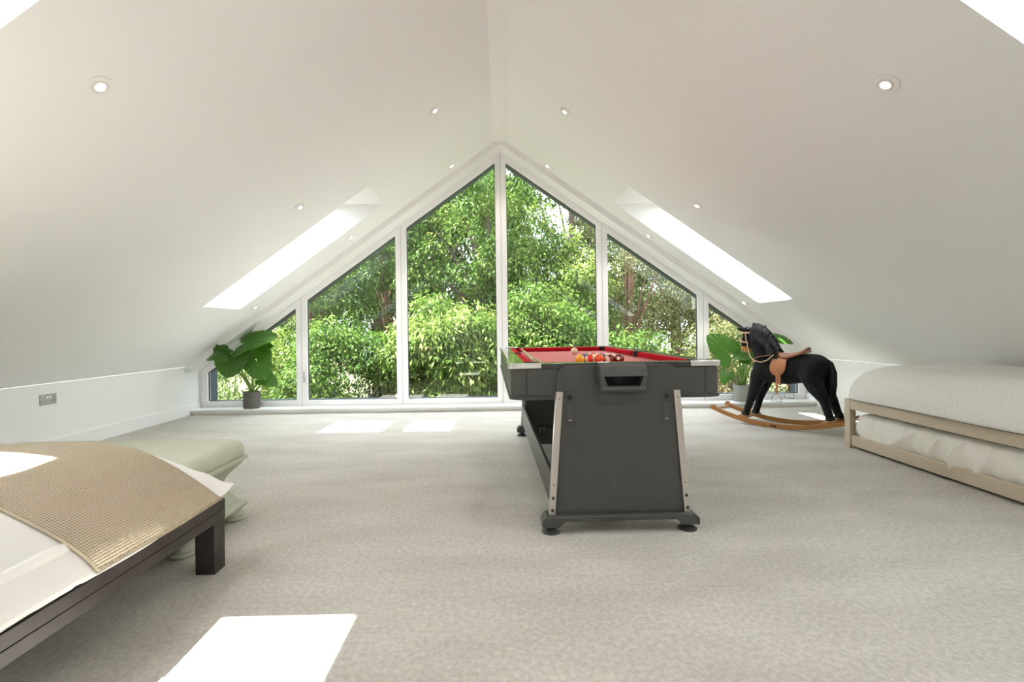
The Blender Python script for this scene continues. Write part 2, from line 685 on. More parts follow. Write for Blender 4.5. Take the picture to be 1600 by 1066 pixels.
MUL = [-HWIN, -2.535, -1.268, 0.0, 1.268, 2.535, HWIN]
NM = ['leftmost low triangular pane of the gable window', 'second pane from the left of the gable window, with handle', 'tall pane left of the centre mullion',
      'tall pane right of the centre mullion', 'second pane from the right of the gable window', 'rightmost low triangular pane of the gable window']
for i in range(6):
    a, b = MUL[i], MUL[i + 1]
    poly = [(a, 0.064), (b, 0.064), (b, zs(b) - 0.002), (a, zs(a) - 0.002)]
    inn = offset_poly(poly, FR)
    mb = MB()
    mb.ring(poly, inn, D_WIN, D_WIN + 0.075, 'y')
    fr = struct(mb.obj('window_%d' % (i + 1), M_upvc, bevel=0.006), NM[i])
    mb = MB()
    mid = offset_poly(poly, FR - 0.012)
    mb.ring(mid, offset_poly(poly, FR + 0.006), D_WIN + 0.03, D_WIN + 0.05, 'y')
    mb.obj('gasket', M_seal, fr)
    mb = MB()
    g = offset_poly(poly, FR - 0.01)
    mb.add([(p[0], D_WIN + 0.04, p[1]) for p in g], [(0, 1, 2, 3)])
    mb.obj('pane', M_glass, fr)
    if i:
        mb = MB()
        mb.box(a - 0.002, a + 0.002, D_WIN - 0.0008, D_WIN + 0.01, 0.064, zs(a) - 0.01)
        mb.obj('joint_seal', mat('grey_joint', (0.42, 0.42, 0.42), 0.6), fr)
    if i == 1:
        mb = MB()
        mb.box(a + 0.028, a + 0.042, D_WIN - 0.03, D_WIN - 0.018, 0.36, 0.50)
        mb.box(a + 0.025, a + 0.045, D_WIN - 0.02, D_WIN + 0.001, 0.36, 0.42)
        mb.obj('handle', mat('satin_grey_handle', (0.45, 0.45, 0.45), 0.35, 0.6), fr, bevel=0.003)

# roof windows
k = 7
side_nm = {-1: 'left', 1: 'right'}
where = ['unseen behind the camera, added for light', 'nearest the camera', 'nearest the gable window']
for s in (-1, 1):
    for idx, (c, d) in enumerate(SKY[s]):
        n = Vector((s * math.sin(SLOPE), 0, math.cos(SLOPE)))
        t = Vector((s * math.cos(SLOPE), 0, -math.sin(SLOPE)))       # down the slope
        o0 = Vector((s * SK_GL, 0, zo(SK_GL)))
        L = (SK_OUT - SK_GL) / math.cos(SLOPE)
        def P(l, y, h):
            q = o0 + t * l + n * h
            return (q.x, y, q.z)
        def bar(m, l0, l1, y0, y1, h0=-0.03, h1=0.02):
            m.add([P(l0, y0, h0), P(l1, y0, h0), P(l0, y1, h0), P(l1, y1, h0), P(l0, y0, h1), P(l1, y0, h1), P(l0, y1, h1), P(l1, y1, h1)],
                  [(0, 2, 3, 1), (4, 5, 7, 6), (0, 1, 5, 4), (2, 6, 7, 3), (0, 4, 6, 2), (1, 3, 7, 5)])
        mb = MB()
        e = 0.05
        bar(mb, 0.0, e, c + 0.001, d - 0.001)
        bar(mb, L - e, L, c + 0.001, d - 0.001)
        bar(mb, L / 2 - 0.17, L / 2 + 0.02, c + 0.001, d - 0.001, -0.03, 0.0)
        bar(mb, e, L - e, c + 0.001, c + e)
        bar(mb, e, L - e, d - e, d - 0.001)
        fr = struct(mb.obj('window_%d' % k, M_upvc), 'roof window in the %s slope %s' % (side_nm[s], where[idx]))
        for l0, l1 in ((e - 0.005, L / 2 - 0.165), (L / 2 + 0.015, L - e + 0.005)):
            mb = MB()
            mb.add([P(l0, c + e - 0.005, -0.01), P(l1, c + e - 0.005, -0.01), P(l1, d - e + 0.005, -0.01), P(l0, d - e + 0.005, -0.01)], [(0, 1, 2, 3)])
            mb.obj('pane', M_rglass, fr)
        k += 1

# ground outside
mb = MB()
mb.add([(-60, -40, -3.0), (60, -40, -3.0), (60, 80, -3.0), (-60, 80, -3.0)], [(0, 1, 2, 3)])
struct(tag(mb.obj('ground', mat('leaf_litter', (0.07, 0.08, 0.03), 0.95, noise=(1.2, (0.13, 0.11, 0.05)))), 'shaded leafy ground outside below the trees', 'ground'))

# ------------------------------------------------------------------ downlights
M_ring = mat('downlight_white', (0.80, 0.79, 0.77), 0.4)
M_lamp = mat('lamp_glow', (1, 0.95, 0.88), 0.4, emit=((1.0, 0.93, 0.82), 1.3))
DL = [(-1.735, 2.084, 'recessed downlight in the left slope nearest the camera'),
      (1.74, 2.156, 'recessed downlight in the right slope nearest the camera'),
      (-0.563, 4.173, 'recessed downlight high in the left slope in the middle of the room'),
      (0.577, 4.211, 'recessed downlight high in the right slope in the middle of the room'),
      (-0.569, 5.584, 'recessed downlight left of the gable apex, beside the window band'),
      (0.561, 5.646, 'recessed downlight right of the gable apex, beside the window band'),
      (-1.736, 4.143, 'recessed downlight just above the left roof window well'),
      (1.747, 4.259, 'recessed downlight just above the right roof window well'),
      (-1.735, 5.538, 'recessed downlight between the left roof window and the gable band'),
      (1.741, 5.652, 'recessed downlight between the right roof window and the gable band'),
      (-2.849, 5.529, 'recessed downlight low in the left slope, above the left plant'),
      (2.873, 5.690, 'recessed downlight low in the right slope, above the rocking horse')]
for x_, d_ in ((-0.57, 2.12), (0.57, 2.12), (-1.74, 0.05), (-0.57, 0.05), (0.57, 0.05), (1.74, 0.05), (-1.74, -2.0), (-0.57, -2.0), (0.57, -2.0), (1.74, -2.0)):  # extra downlights out of view, added to brighten the near floor and ceiling
    DL.append((x_, d_, 'added unseen downlight %s the %s slope, %s' % ('high in' if abs(x_) < 1 else 'halfway down', 'left' if x_ < 0 else 'right',
               'above the frame over the pool table' if d_ > 1 else ('straight above the camera' if d_ > -1 else 'unseen behind the camera, added for light'))))
def ring_profile():
    return [(0.0, -0.001), (0.053, -0.001), (0.055, 0.002), (0.053, 0.005), (0.036, 0.007), (0.034, 0.004), (0.0, 0.003)]
dl_first = None
for x, d, lab in DL:
    s = 1 if x > 0 else -1
    root = thing('downlight', lab, 'light', (x, d, zc(x)), group='ceiling downlights')
    root.rotation_euler = (0, s * SLOPE, 0)
    if dl_first is None:
        m1 = MB()
        m1.lathe([(0.0, 0.001), (0.053, 0.001), (0.0555, -0.003), (0.053, -0.006), (0.037, -0.008), (0.035, -0.005), (0.0, -0.004)], 32)
        a = m1.obj('trim_ring', M_ring, root, smooth=30)
        m1 = MB()
        m1.lathe([(0.0, -0.004), (0.031, -0.005), (0.0315, -0.0075), (0.029, -0.009), (0.0, -0.0085)], 28)
        c = m1.obj('tilt_bezel', mat('downlight_bezel', (0.62, 0.60, 0.57), 0.35), root, smooth=30)
        m1 = MB()
        m1.lathe([(0.0, -0.008), (0.021, -0.009), (0.018, -0.013), (0.0, -0.0145)], 24)
        b = m1.obj('lamp', M_lamp, root, smooth=40)
        dl_first = (a, c, b)
    else:
        for q in dl_first:
            cc = q.copy()
            COL.objects.link(cc)
            cc.parent = root
    ld = bpy.data.lights.new('downlight_beam', 'SPOT')
    ld.energy = DOWNLIGHT_W
    ld.spot_size = math.radians(110)
    ld.spot_blend = 0.9
    ld.shadow_soft_size = 0.03
    ld.color = (1.0, 0.92, 0.83)
    lo = bpy.data.objects.new('downlight_beam', ld)
    COL.objects.link(lo)
    lo.parent = root
    lo.location = (0, 0, -0.03)
    lo.rotation_euler = (0, 0, 0)

# ------------------------------------------------------------------ wall socket
root = thing('wall_socket', 'brushed steel double wall socket on the left knee wall', 'socket', (-W, 4.035, 0.461))
M_steel = mat('brushed_steel', (0.36, 0.35, 0.33), 0.38, 0.85, noise=(60, (0.45, 0.44, 0.41)))
mb = MB(); mb.box(0.0, 0.007, -0.074, 0.074, -0.044, 0.044)
mb.obj('plate', M_steel, root, bevel=0.003)
for y in (-0.012, 0.012):
    mb = MB(); mb.box(0.007, 0.012, y - 0.007, y + 0.007, 0.006, 0.03)
    mb.obj('switch', M_upvc, root, bevel=0.0015)
for y in (-0.045, 0.045):
    mb = MB()
    for dy, dz, w_, h_ in ((0, 0.008, 0.004, 0.009), (-0.011, -0.014, 0.008, 0.004), (0.011, -0.014, 0.008, 0.004)):
        mb.box(0.0068, 0.0075, y + dy - w_ / 2, y + dy + w_ / 2, dz - h_ / 2, dz + h_ / 2)
    mb.obj('socket_holes', M_seal, root)

# ------------------------------------------------------------------ pool table
def pool_table():
    M_blk = mat('black_laminate', (0.062, 0.062, 0.058), 0.42, spec=0.45, noise=(9, (0.068, 0.068, 0.064)), bump=(300, 0.05, 0.001))
    M_scuff = mat('scuffed_laminate', (0.062, 0.062, 0.058), 0.42, spec=0.45, noise=(6.5, (0.13, 0.13, 0.125)), bump=(300, 0.05, 0.001))
    for n_ in M_scuff.node_tree.nodes:
        if n_.type == 'VALTORGB':
            n_.color_ramp.elements[0].position, n_.color_ramp.elements[1].position = 0.63, 0.80
    M_rail = mat('black_gloss_rail', (0.02, 0.022, 0.021), 0.14, spec=0.6, coat=0.6)
    M_plas = mat('black_plastic', (0.05, 0.05, 0.05), 0.38, spec=0.5)
    M_chr = mat('chrome', (0.78, 0.77, 0.75), 0.12, 1.0)
    M_alu = mat('brushed_aluminium', (0.62, 0.58, 0.54), 0.30, 0.9, noise=(20, (0.66, 0.62, 0.58)))
    M_felt = mat('red_felt', (0.62, 0.045, 0.05), 0.95, spec=0.1, sheen=0.4, noise=(500, (0.52, 0.03, 0.035)))
    M_cush = mat('red_cushion_felt', (0.50, 0.008, 0.02), 0.9, spec=0.12, noise=(400, (0.42, 0.006, 0.015)))
    M_hole = mat('pocket_black', (0.008, 0.008, 0.008), 0.7)
    root = thing('pool_table', 'black multi-game pool table with red felt in the middle of the room', 'pool table', (0.535, 3.435, 0), math.radians(1.5))
    HX, HY = 0.527, 1.05
    ZT, ZB, ZF = 0.825, 0.642, 0.787
    # cabinet: open-topped apron of four sides with rounded corners
    def rr(h, w, r, z):
        return [(x, y, z) for x, y in rrect(h, w, r, 6)]
    mb = MB()
    mb.loft([rr(HX, HY, 0.045, ZB + 0.022), rr(HX, HY, 0.045, ZT - 0.028), rr(HX - 0.075, HY - 0.075, 0.02, ZT - 0.028), rr(HX - 0.075, HY - 0.075, 0.02, ZB + 0.022)], cap=False)
    n = len(rr(HX, HY, 0.045, 0))
    mb.f += [(i, 3 * n + i, 3 * n + (i + 1) % n, (i + 1) % n) for i in range(n)]
    mb.obj('cabinet', M_blk, root, smooth=40)
    mb = MB()
    mb.loft([rr(HX - 0.02, HY - 0.02, 0.04, ZB), rr(HX + 0.006, HY + 0.006, 0.05, ZB + 0.006), rr(HX + 0.008, HY + 0.008, 0.05, ZB + 0.022), rr(HX - 0.001, HY - 0.001, 0.045, ZB + 0.026)])
    mb.obj('bottom_moulding', M_plas, root, smooth=50)
    for sx in (-1, 1):
        for sy in (-1, 1):
            mb = MB()
            q = [(sx * HX * 0 + sx * (HX - 0.005), sy * (HY - 0.05)), (sx * (HX - 0.07), sy * (HY - 0.0))]
            mb.box(min(sx * (HX - 0.078), sx * (HX - 0.082)), max(sx * (HX - 0.078), sx * (HX - 0.082)), min(sy * HY, sy * (HY + 0.0015)), max(sy * HY, sy * (HY + 0.0015)), ZB + 0.028, ZT - 0.03)
            mb.obj('corner_joint', M_hole, root)
    # playfield
    mb = MB()
    mb.box(-HX + 0.07, HX - 0.07, -HY + 0.07, HY - 0.07, ZF - 0.03, ZF)
    mb.obj('playing_surface', M_felt, root)
    # top rails, one per side, mitred
    RW = 0.082
    for sx, sy in ((-1, 0), (1, 0), (0, -1), (0, 1)):
        mb = MB()
        o = 0.004
        if sx:
            poly = [(sx * (HX + o), -HY - o + 0.03), (sx * (HX + o), HY + o - 0.03), (sx * (HX - 0.03), HY + o), (sx * (HX - RW), HY - RW), (sx * (HX - RW), -HY + RW), (sx * (HX - 0.03), -HY - o)]
        else:
            poly = [(-HX + 0.03, sy * (HY + o)), (HX - 0.03, sy * (HY + o)), (HX - RW, sy * (HY - RW)), (-HX + RW, sy * (HY - RW))]
        mb.prism(poly, ZT - 0.03, ZT, 'z')
        mb.obj('top_rail', M_rail, root, bevel=0.006, bseg=3)
    # cushions: six pieces with angled ends
    CW = 0.042
    def cushion(axis, side, a, b):
        e0 = 0.035
        m = MB()
        base = (HX - RW + 0.002) if axis == 'y' else (HY - RW + 0.002)
        nose = base - CW
        pts = []
        for (t0, t1, w) in ((a, b, base), (a + e0, b - e0, nose)):
            for t in (t0, t1):
                for z in ((ZF + 0.002, ZT - 0.001) if w == base else (ZF + 0.005, ZT - 0.003)):
                    p = (side * w, t, z) if axis == 'y' else (t, side * w, z)
                    pts.append(p)
        m.add(pts, [(0, 1, 3, 2), (4, 6, 7, 5), (0, 4, 5, 1), (2, 3, 7, 6), (1, 5, 7, 3), (0, 2, 6, 4)])
        m.obj('cushion', M_cush, root, bevel=0.003)
    lx, ly = HX - RW, HY - RW
    for s in (-1, 1):
        cushion('y', s, -ly + 0.055, -0.05)
        cushion('y', s, 0.05, ly - 0.055)
        cushion('x', s, -lx + 0.055, lx - 0.055)
    # pockets
    for sx in (-1, 1):
        for sy in (-1, 0, 1):
            m = MB()
            cx = sx * (lx - 0.006 if sy else lx + 0.012)
            cy = sy * (ly - 0.006)
            m.lathe([(0.0, ZF + 0.0015), (0.046, ZF + 0.0015), (0.048, ZT - 0.012), (0.050, ZT - 0.001), (0.056, ZT + 0.0008), (0.056, ZT - 0.02), (0.05, ZF - 0.02), (0.0, ZF - 0.02)], 20, (cx, cy, 0))
            m.obj('pocket', M_hole, root, smooth=50)
    # chrome corner caps
    for sx in (-1, 1):
        for sy in (-1, 1):
            m = MB()
            o, a = 0.010, 0.165
            P = [(HX + o, HY + o - a), (HX + o, HY + o - 0.04), (HX + o - 0.012, HY + o - 0.012), (HX + o - 0.04, HY + o), (HX + o - a, HY + o), (HX + o - a, HY + o - 0.016), (HX - 0.045, HY - 0.02), (HX - 0.02, HY - 0.045), (HX + o - 0.016, HY + o - a)]
            P = [(sx * x, sy * y) for x, y in P]
            m.prism(P, ZT - 0.024, ZT + 0.004, 'z')
            m.obj('corner_cap', M_chr, root, bevel=0.004, bseg=3)
    # end panels, strips, base bars, feet
    for sy in (-1, 1):
        y0, y1 = sy * (HY + 0.006), sy * (HY + 0.031)
        m = MB()
        pr = []
        r = 0.062
        for kk in range(9):
            an = PI / 2 * kk / 8
            pr.append((0.300 - r + r * math.cos(an), 0.816 - r + r * math.sin(an)))
        right = [(0.345, 0.085), (0.300, 0.66)] + pr
        poly = right + [(-x, z) for x, z in right[::-1]]
        m.prism(poly, min(y0, y1), max(y0, y1), 'y')
        m.obj('end_panel', M_scuff, root, bevel=0.003)
        yf0, yf1 = sorted((sy * (HY + 0.004), sy * (HY + 0.041)))
        for sx in (-1, 1):
            m = MB()
            m.prism([(sx * 0.349, 0.088), (sx * 0.318, 0.088), (sx * 0.272, 0.688), (sx * 0.305, 0.688)], yf0, yf1, 'y')
            st = m.obj('metal_strip', M_alu, root, bevel=0.003)
            for z, rad in ((0.172, 0.008), (0.112, 0.008), (0.235, 0.0035), (0.655, 0.003)):
                xc = sx * (0.3335 - (z - 0.088) / 0.6 * 0.045)
                m = MB()
                R = Matrix.Translation((xc, sy * (HY + 0.041), z)) @ Matrix.Rotation(PI / 2, 4, 'X')
                m.lathe([(0.0, -0.003), (rad, -0.003), (rad, 0.002), (rad * 0.7, 0.0035), (0.0, 0.004)] if sy < 0 else [(0.0, -0.004), (rad * 0.7, -0.0035), (rad, -0.002), (rad, 0.003), (0.0, 0.003)], 14, M=R)
                m.obj('bolt', M_plas, st, smooth=40)
            # recessed latch plate with a hole
            xa, xb = sorted((sx * 0.215, sx * 0.262))
            m = MB()
            m.box(xa, xb, min(sy * (HY + 0.031), sy * (HY + 0.0335)), max(sy * (HY + 0.031), sy * (HY + 0.0335)), 0.52, 0.692)
            lp = m.obj('latch_plate', M_plas, root, bevel=0.0015)
            xm = (xa + xb) / 2
            m = MB()
            R = Matrix.Translation((xm, sy * (HY + 0.0335), 0.66)) @ Matrix.Rotation(PI / 2, 4, 'X')
            m.lathe([(0.0, -0.001), (0.0125, -0.001), (0.0125, 0.001), (0.0, 0.001)], 18, M=R)
            m.obj('hole', M_hole, lp)
            m = MB()
            m.box(xm - 0.013, xm + 0.013, min(sy * (HY + 0.0335), sy * (HY + 0.0355)), max(sy * (HY + 0.0335), sy * (HY + 0.0355)), 0.545, 0.63)
            m.obj('slide', M_blk, lp, bevel=0.001)
            m = MB()
            m.box(xm - 0.009, xm + 0.009, min(sy * (HY + 0.0355), sy * (HY + 0.036)), max(sy * (HY + 0.0355), sy * (HY + 0.036)), 0.547, 0.551)
            m.obj('slide_edge', M_alu, lp)
        # base bar
        m = MB()
        prof = [(-0.385, 0.035), (-0.30, 0.035), (-0.272, 0.062), (0.272, 0.062), (0.30, 0.035), (0.385, 0.035), (0.385, 0.066), (0.362, 0.090), (-0.362, 0.090), (-0.385, 0.066)]
        ya, yb = sorted((sy * (HY - 0.03), sy * (HY + 0.065)))
        m.prism(prof, ya, yb, 'y')
        m.obj('base_bar', M_blk, root, bevel=0.006)
        for sx in (-1, 1):
            m = MB()
            m.lathe([(0.0, 0.0), (0.046, 0.0), (0.047, 0.006), (0.03, 0.017), (0.016, 0.028), (0.012, 0.037), (0.0, 0.037)], 24, (sx * 0.338, sy * (HY + 0.017), 0))
            m.obj('levelling_foot', M_plas, root, smooth=40)
    # side boards and cross shelf
    for sx in (-1, 1):
        m = MB()
        m.box(*sorted((sx * 0.318, sx * 0.336)), -HY - 0.004, HY + 0.004, 0.12, 0.29)
        m.obj('side_board', M_blk, root, bevel=0.003)
    m = MB()
    m.box(-0.318, 0.318, -0.22, 0.22, 0.225, 0.243)
    sh = m.obj('cross_shelf', M_plas, root, bevel=0.003)
    for x in (-0.27, -0.24, 0.24, 0.27):
        m = MB()
        m.box(x - 0.006, x + 0.006, -0.05, 0.05, 0.243, 0.285)
        m.obj('shelf_bracket', M_plas, sh, bevel=0.003)
    # ball return on the near end
    y = -(HY + 0.031)
    m = MB()
    xs0, xs1 = -0.098, 0.127
    prof = [(y, 0.823), (y - 0.02, 0.825), (y - 0.045, 0.81), (y - 0.06, 0.775), (y - 0.062, 0.765)]
    prof2 = [(y - 0.062, 0.72), (y - 0.058, 0.70), (y - 0.045, 0.688), (y, 0.688)]
    box = thing_child = m
    # shell as a frame: upper hood, lower lip, two cheeks
    m.prism(prof + [(y, 0.765)], xs0, xs1, 'x')
    m.prism([(y, 0.715)] + [(y - 0.055, 0.715)] + prof2[1:], xs0 + 0.006, xs1 - 0.006, 'x')
    m.add([(xs0, y, 0.765), (xs0, y - 0.061, 0.765), (xs0 + 0.006, y - 0.055, 0.715), (xs0 + 0.006, y, 0.715),
           (xs0 + 0.016, y, 0.765), (xs0 + 0.016, y - 0.061, 0.765), (xs0 + 0.036, y - 0.055, 0.715), (xs0 + 0.036, y, 0.715)],
          [(0, 1, 2, 3), (4, 7, 6, 5), (0, 4, 5, 1), (3, 2, 6, 7), (1, 5, 6, 2), (0, 3, 7, 4)])
    m.add([(xs1, y, 0.765), (xs1, y - 0.061, 0.765), (xs1 - 0.006, y - 0.055, 0.715), (xs1 - 0.006, y, 0.715),
           (xs1 - 0.016, y, 0.765), (xs1 - 0.016, y - 0.061, 0.765), (xs1 - 0.036, y - 0.055, 0.715), (xs1 - 0.036, y, 0.715)],
          [(0, 3, 2, 1), (4, 5, 6, 7), (0, 1, 5, 4), (3, 7, 6, 2), (1, 2, 6, 5), (0, 4, 7, 3)])
    br = m.obj('ball_return', mat('grey_black_plastic', (0.075, 0.075, 0.075), 0.35, spec=0.5), root, smooth=35)
    m = MB()
    m.box(xs0 + 0.01, xs1 - 0.01, y - 0.003, y + 0.0, 0.716, 0.764)
    m.obj('return_back', M_hole, br)
    m = MB()
    R = Matrix.Translation((0.0, y - 0.004, 0.74)) @ Matrix.Rotation(PI / 2, 4, 'X')
    m.lathe([(0.018, 0.0), (0.022, 0.0), (0.022, 0.003), (0.018, 0.003)], 20, M=R)
    m.obj('return_hole', M_seal, br)
    m = MB()
    m.box(-0.118, -0.112, y - 0.004, y, 0.72, 0.79)
    m.obj('score_clip', M_plas, root, bevel=0.001)
    return root, ZF, ZT
PT, ZF, ZT = pool_table()

# balls on the felt
BR = 0.0285
def ball_mesh():
    bm = bmesh.new()
    bmesh.ops.create_uvsphere(bm, u_segments=24, v_segments=14, radius=BR)
    me = bpy.data.meshes.new('pool_ball')
    bm.to_mesh(me)
    bm.free()
    me.shade_smooth()
    return me
C = dict(yellow=(0.85, 0.42, 0.03), blue=(0.02, 0.03, 0.25), red=(0.62, 0.02, 0.02), purple=(0.08, 0.015, 0.14), orange=(0.80, 0.10, 0.02), green=(0.02, 0.16, 0.05), maroon=(0.17, 0.008, 0.014), black=(0.01, 0.01, 0.01))
# rows from the camera outward; (colour, striped)
ROWS = [[('yellow', 0, 'orange-yellow'), ('red', 1, 'red and cream striped'), ('orange', 0, 'orange-red'), ('maroon', 1, 'maroon and cream striped'), ('maroon', 0, 'dark maroon')],
        [('blue', 0, 'dark blue'), ('yellow', 1, 'yellow striped'), ('purple', 0, 'purple'), ('orange', 1, 'orange striped')],
        [('green', 0, 'green'), ('black', 0, 'black'), ('blue', 1, 'blue striped')],
        [('purple', 1, 'purple striped'), ('green', 1, 'green striped')],
        [('red', 0, 'red')]]
POS = [['leftmost in the front row', 'second from the left in the front row', 'at the middle of the front row', 'second from the right in the front row', 'rightmost in the front row'],
       ['at the left of the second row', 'left of centre in the second row', 'right of centre in the second row', 'at the right of the second row'],
       ['at the left of the third row', 'in the middle of the rack', 'at the right of the third row'],
       ['left of the two in the fourth row', 'right of the two in the fourth row'], ['at the far point of the rack']]
bmats = {}
for r, row in enumerate(ROWS):
    for i, (cn, st, word) in enumerate(row):
        key = (cn, st)
        if key not in bmats:
            bmats[key] = ball_mat('ball_%s_%s' % (cn, 'stripe' if st else 'solid'), C[cn], st)
        me = ball_mesh()
        o = link('pool_ball', me, bmats[key])
        o.location = (0.567 + (i - (len(row) - 1) / 2) * (2 * BR + 0.0006), 2.812 + r * BR * 1.745, ZF + BR + 0.0005)
        rots = {(0, 0): (0.3, -0.9, 0.4), (0, 1): (0.3, 1.45, 0.35), (0, 2): (0.2, -0.7, 1.8), (0, 3): (0.1, 1.3, 0.6), (0, 4): (0.2, 0.1, 1.15)}
        o.rotation_euler = rots.get((r, i), (random.uniform(0, 3), random.uniform(0, 3), random.uniform(0, 3)))
        tag(o, '%s pool ball %s' % (word, POS[r][i]), 'ball', 'racked pool balls on the red felt')
me = ball_mesh()
o = link('cue_ball', me, mat('cue_ball_ivory', (0.78, 0.68, 0.48), 0.15, coat=0.4))
o.location = (0.567, 3.80, ZF + BR)
tag(o, 'ivory cue ball lying alone behind the racked balls', 'ball')

def cue(p_butt, p_tip, lab):
    a, b = Vector(p_butt), Vector(p_tip)
    root = thing('pool_cue', lab, 'cue', tuple(a), group='pool cues on the table')
    d = b - a
    L = d.length
    t = d.normalized()
    M_w = mat('pale_cue_wood', (0.60, 0.50, 0.34), 0.3, coat=0.3, noise=(6, (0.52, 0.42, 0.27)))
    m = MB(); m.tube([t * (0.03), t * (L * 0.98)], [0.0135, 0.0066], 12)
    m.obj('shaft', M_w, root, smooth=40)
    m = MB(); m.tube([t * 0.0, t * 0.03], [0.012, 0.014], 12)
    m.obj('butt_cap', mat('cream_butt_cap', (0.55, 0.47, 0.33), 0.4), root, smooth=40)
    m = MB(); m.tube([t * (L * 0.98), t * L], [0.0066, 0.006], 12)
    m.obj('tip', mat('blue_tip', (0.1, 0.2, 0.35), 0.8), root, smooth=40)
cue((0.172, 2.63, ZF + 0.037), (0.160, 4.12, ZF + 0.037), 'pale wooden pool cue lying on the left cushion, longer of the two')
cue((0.222, 2.66, ZF + 0.0142), (0.196, 3.80, ZF + 0.0085), 'pale wooden pool cue lying on the red felt beside the left cushion')

# ------------------------------------------------------------------ left bed, ottoman
def pillow_fn(cx, cy, a, b, z0, H, n=4.0, m=2.3, wr=0.006, seed=1, qx=6.0, vp=1.0):
    """height of a puffed cover with a rounded-corner plan"""
    rs = np.random.RandomState(seed)
    ks = [(rs.uniform(3, 14), rs.uniform(3, 14), rs.uniform(0, 6.28)) for _ in range(7)]
    def fn(x, y, off=0.0):
        u, v = abs(x - cx) / a, (abs(y - cy) / b) ** vp
        rho = min((u ** qx + v ** qx) ** (1 / qx), 1.0)
        g = (1 - rho ** n) ** (1 / m)
        w = sum(math.sin(p * x + q * y + r) for p, q, r in ks) * wr / 2.2
        return z0 + H * g + w * min(1, g * 1.5) + off
    return fn

def plan_point(u, v, a, b, qx=6.0):
    """unit square -> superellipse plan, rows gathered towards the hem"""
    p, q = edge_map(u), edge_map(v)
    t = max(abs(p), abs(q))
    if t < 1e-9:
        return 0.0, 0.0
    k_ = t / ((abs(p) ** qx + abs(q) ** qx) ** (1 / qx))
    return p * k_ * a, q * k_ * b

def edge_map(t):
    """0..1 -> -1..1 with points gathered near the ends"""
    t = 2 * t - 1
    return math.sin(t * PI / 2)

M_duvet = mat('white_cotton', (0.80, 0.78, 0.755), 0.9, spec=0.15, noise=(2.5, (0.77, 0.75, 0.725)), bump=(9, 0.25, 0.02))
M_dark = mat('dark_brown_wood', (0.028, 0.021, 0.020), 0.42, spec=0.4, noise=(14, (0.042, 0.032, 0.03)), bump=(60, 0.05, 0.001))

BX0, BX1, BY0, BY1 = -2.85, -1.20, 0.02, 2.06
root = thing('platform_bed', 'dark brown low platform bed frame at the lower left', 'bed', ((BX0 + BX1) / 2, (BY0 + BY1) / 2, 0))
ox, oy = -(BX0 + BX1) / 2, -(BY0 + BY1) / 2
def B(m, x0, x1, y0, y1, z0, z1):
    m.box(x0 + ox, x1 + ox, y0 + oy, y1 + oy, z0, z1)
for x0, x1 in ((BX1 - 0.05, BX1), (BX0, BX0 + 0.05)):
    for z0, z1, nm in ((0.249, 0.290, 'upper_side_rail'), (0.208, 0.2475, 'lower_side_rail')):
        m = MB(); B(m, x0, x1, BY0, BY1, z0, z1); m.obj(nm, M_dark, root, bevel=0.002)
for y0, y1 in ((BY1 - 0.04, BY1), (BY0, BY0 + 0.04)):
    m = MB(); B(m, BX0 + 0.051, BX1 - 0.051, y0, y1, 0.208, 0.290); m.obj('end_rail', M_dark, root, bevel=0.002)
for x0, x1 in ((BX1 - 0.082, BX1 - 0.002), (BX0 + 0.002, BX0 + 0.082)):
    for y0, y1 in ((BY1 - 0.078, BY1 - 0.002), (BY0 + 0.002, BY0 + 0.078)):
        ym = (y0 + y1) / 2
        m = MB(); B(m, x0, x1, y0, ym - 0.001, 0, 0.2075); m.obj('leg', M_dark, root, bevel=0.002)
        m = MB(); B(m, x0, x1, ym + 0.001, y1, 0, 0.2075); m.obj('leg', M_dark, root, bevel=0.002)
for i in range(12):
    y = BY0 + 0.12 + i * 0.16
    m = MB(); B(m, BX0 + 0.051, BX1 - 0.051, y, y + 0.07, 0.225, 0.243); m.obj('slat', M_dark, root, bevel=0.002)

mcx, mcy = (BX0 + BX1) / 2, (BY0 + BY1) / 2
rings = []
for z, i in ((0.244, 0.10), (0.25, 0.065), (0.27, 0.055), (0.38, 0.055), (0.40, 0.065), (0.405, 0.10)):
    rings.append([(x, y, z - 0.244) for x, y in rrect((BX1 - BX0) / 2 - i, (BY1 - BY0) / 2 - i, 0.06)])
m = MB(); m.loft(rings)
o = m.obj('mattress', M_duvet, None, smooth=50)
o.location = (mcx, mcy, 0.2445)
tag(o, 'white mattress on the dark platform bed under the white duvet', 'mattress')

dA, dB = 0.83, 1.075
duv = pillow_fn(mcx, mcy, dA, dB, 0.296, 0.292, 3.7, 1.06, 0.009, 3, 14.0, 2.4)
def duvet_full(u, v):
    x, y = plan_point(u, v, dA, dB, 14.0)
    x, y = x + mcx, y + mcy
    z = duv(x, y)
    e = max(abs(2 * u - 1), abs(2 * v - 1))
    if e > 0.85:
        k_ = (e - 0.85) / 0.15
        z += 0.008 * math.sin(23 * u + 17 * v) * k_ * (1 - k_)
        x += 0.008 * math.sin(31 * v) * k_
    # the foot corner spills past the frame in a soft lump
    dx_, dy_ = (x - (mcx + dA - 0.02)) / 0.13, (y - (mcy + dB - 0.01)) / 0.075
    lump = math.exp(-(dx_ * dx_ + dy_ * dy_))
    x += 0.08 * lump
    y += 0.03 * lump
    z += 0.010 * math.sin(50 * x + 35 * y) * lump
    return (x - mcx, y - mcy, max(z, 0.302))
o = grid_mesh('duvet', duvet_full, 90, 100, M_duvet, None, solid=0.012)
o.location = (mcx, mcy, 0)
tag(o, 'plump white duvet on the dark platform bed at the lower left', 'duvet')

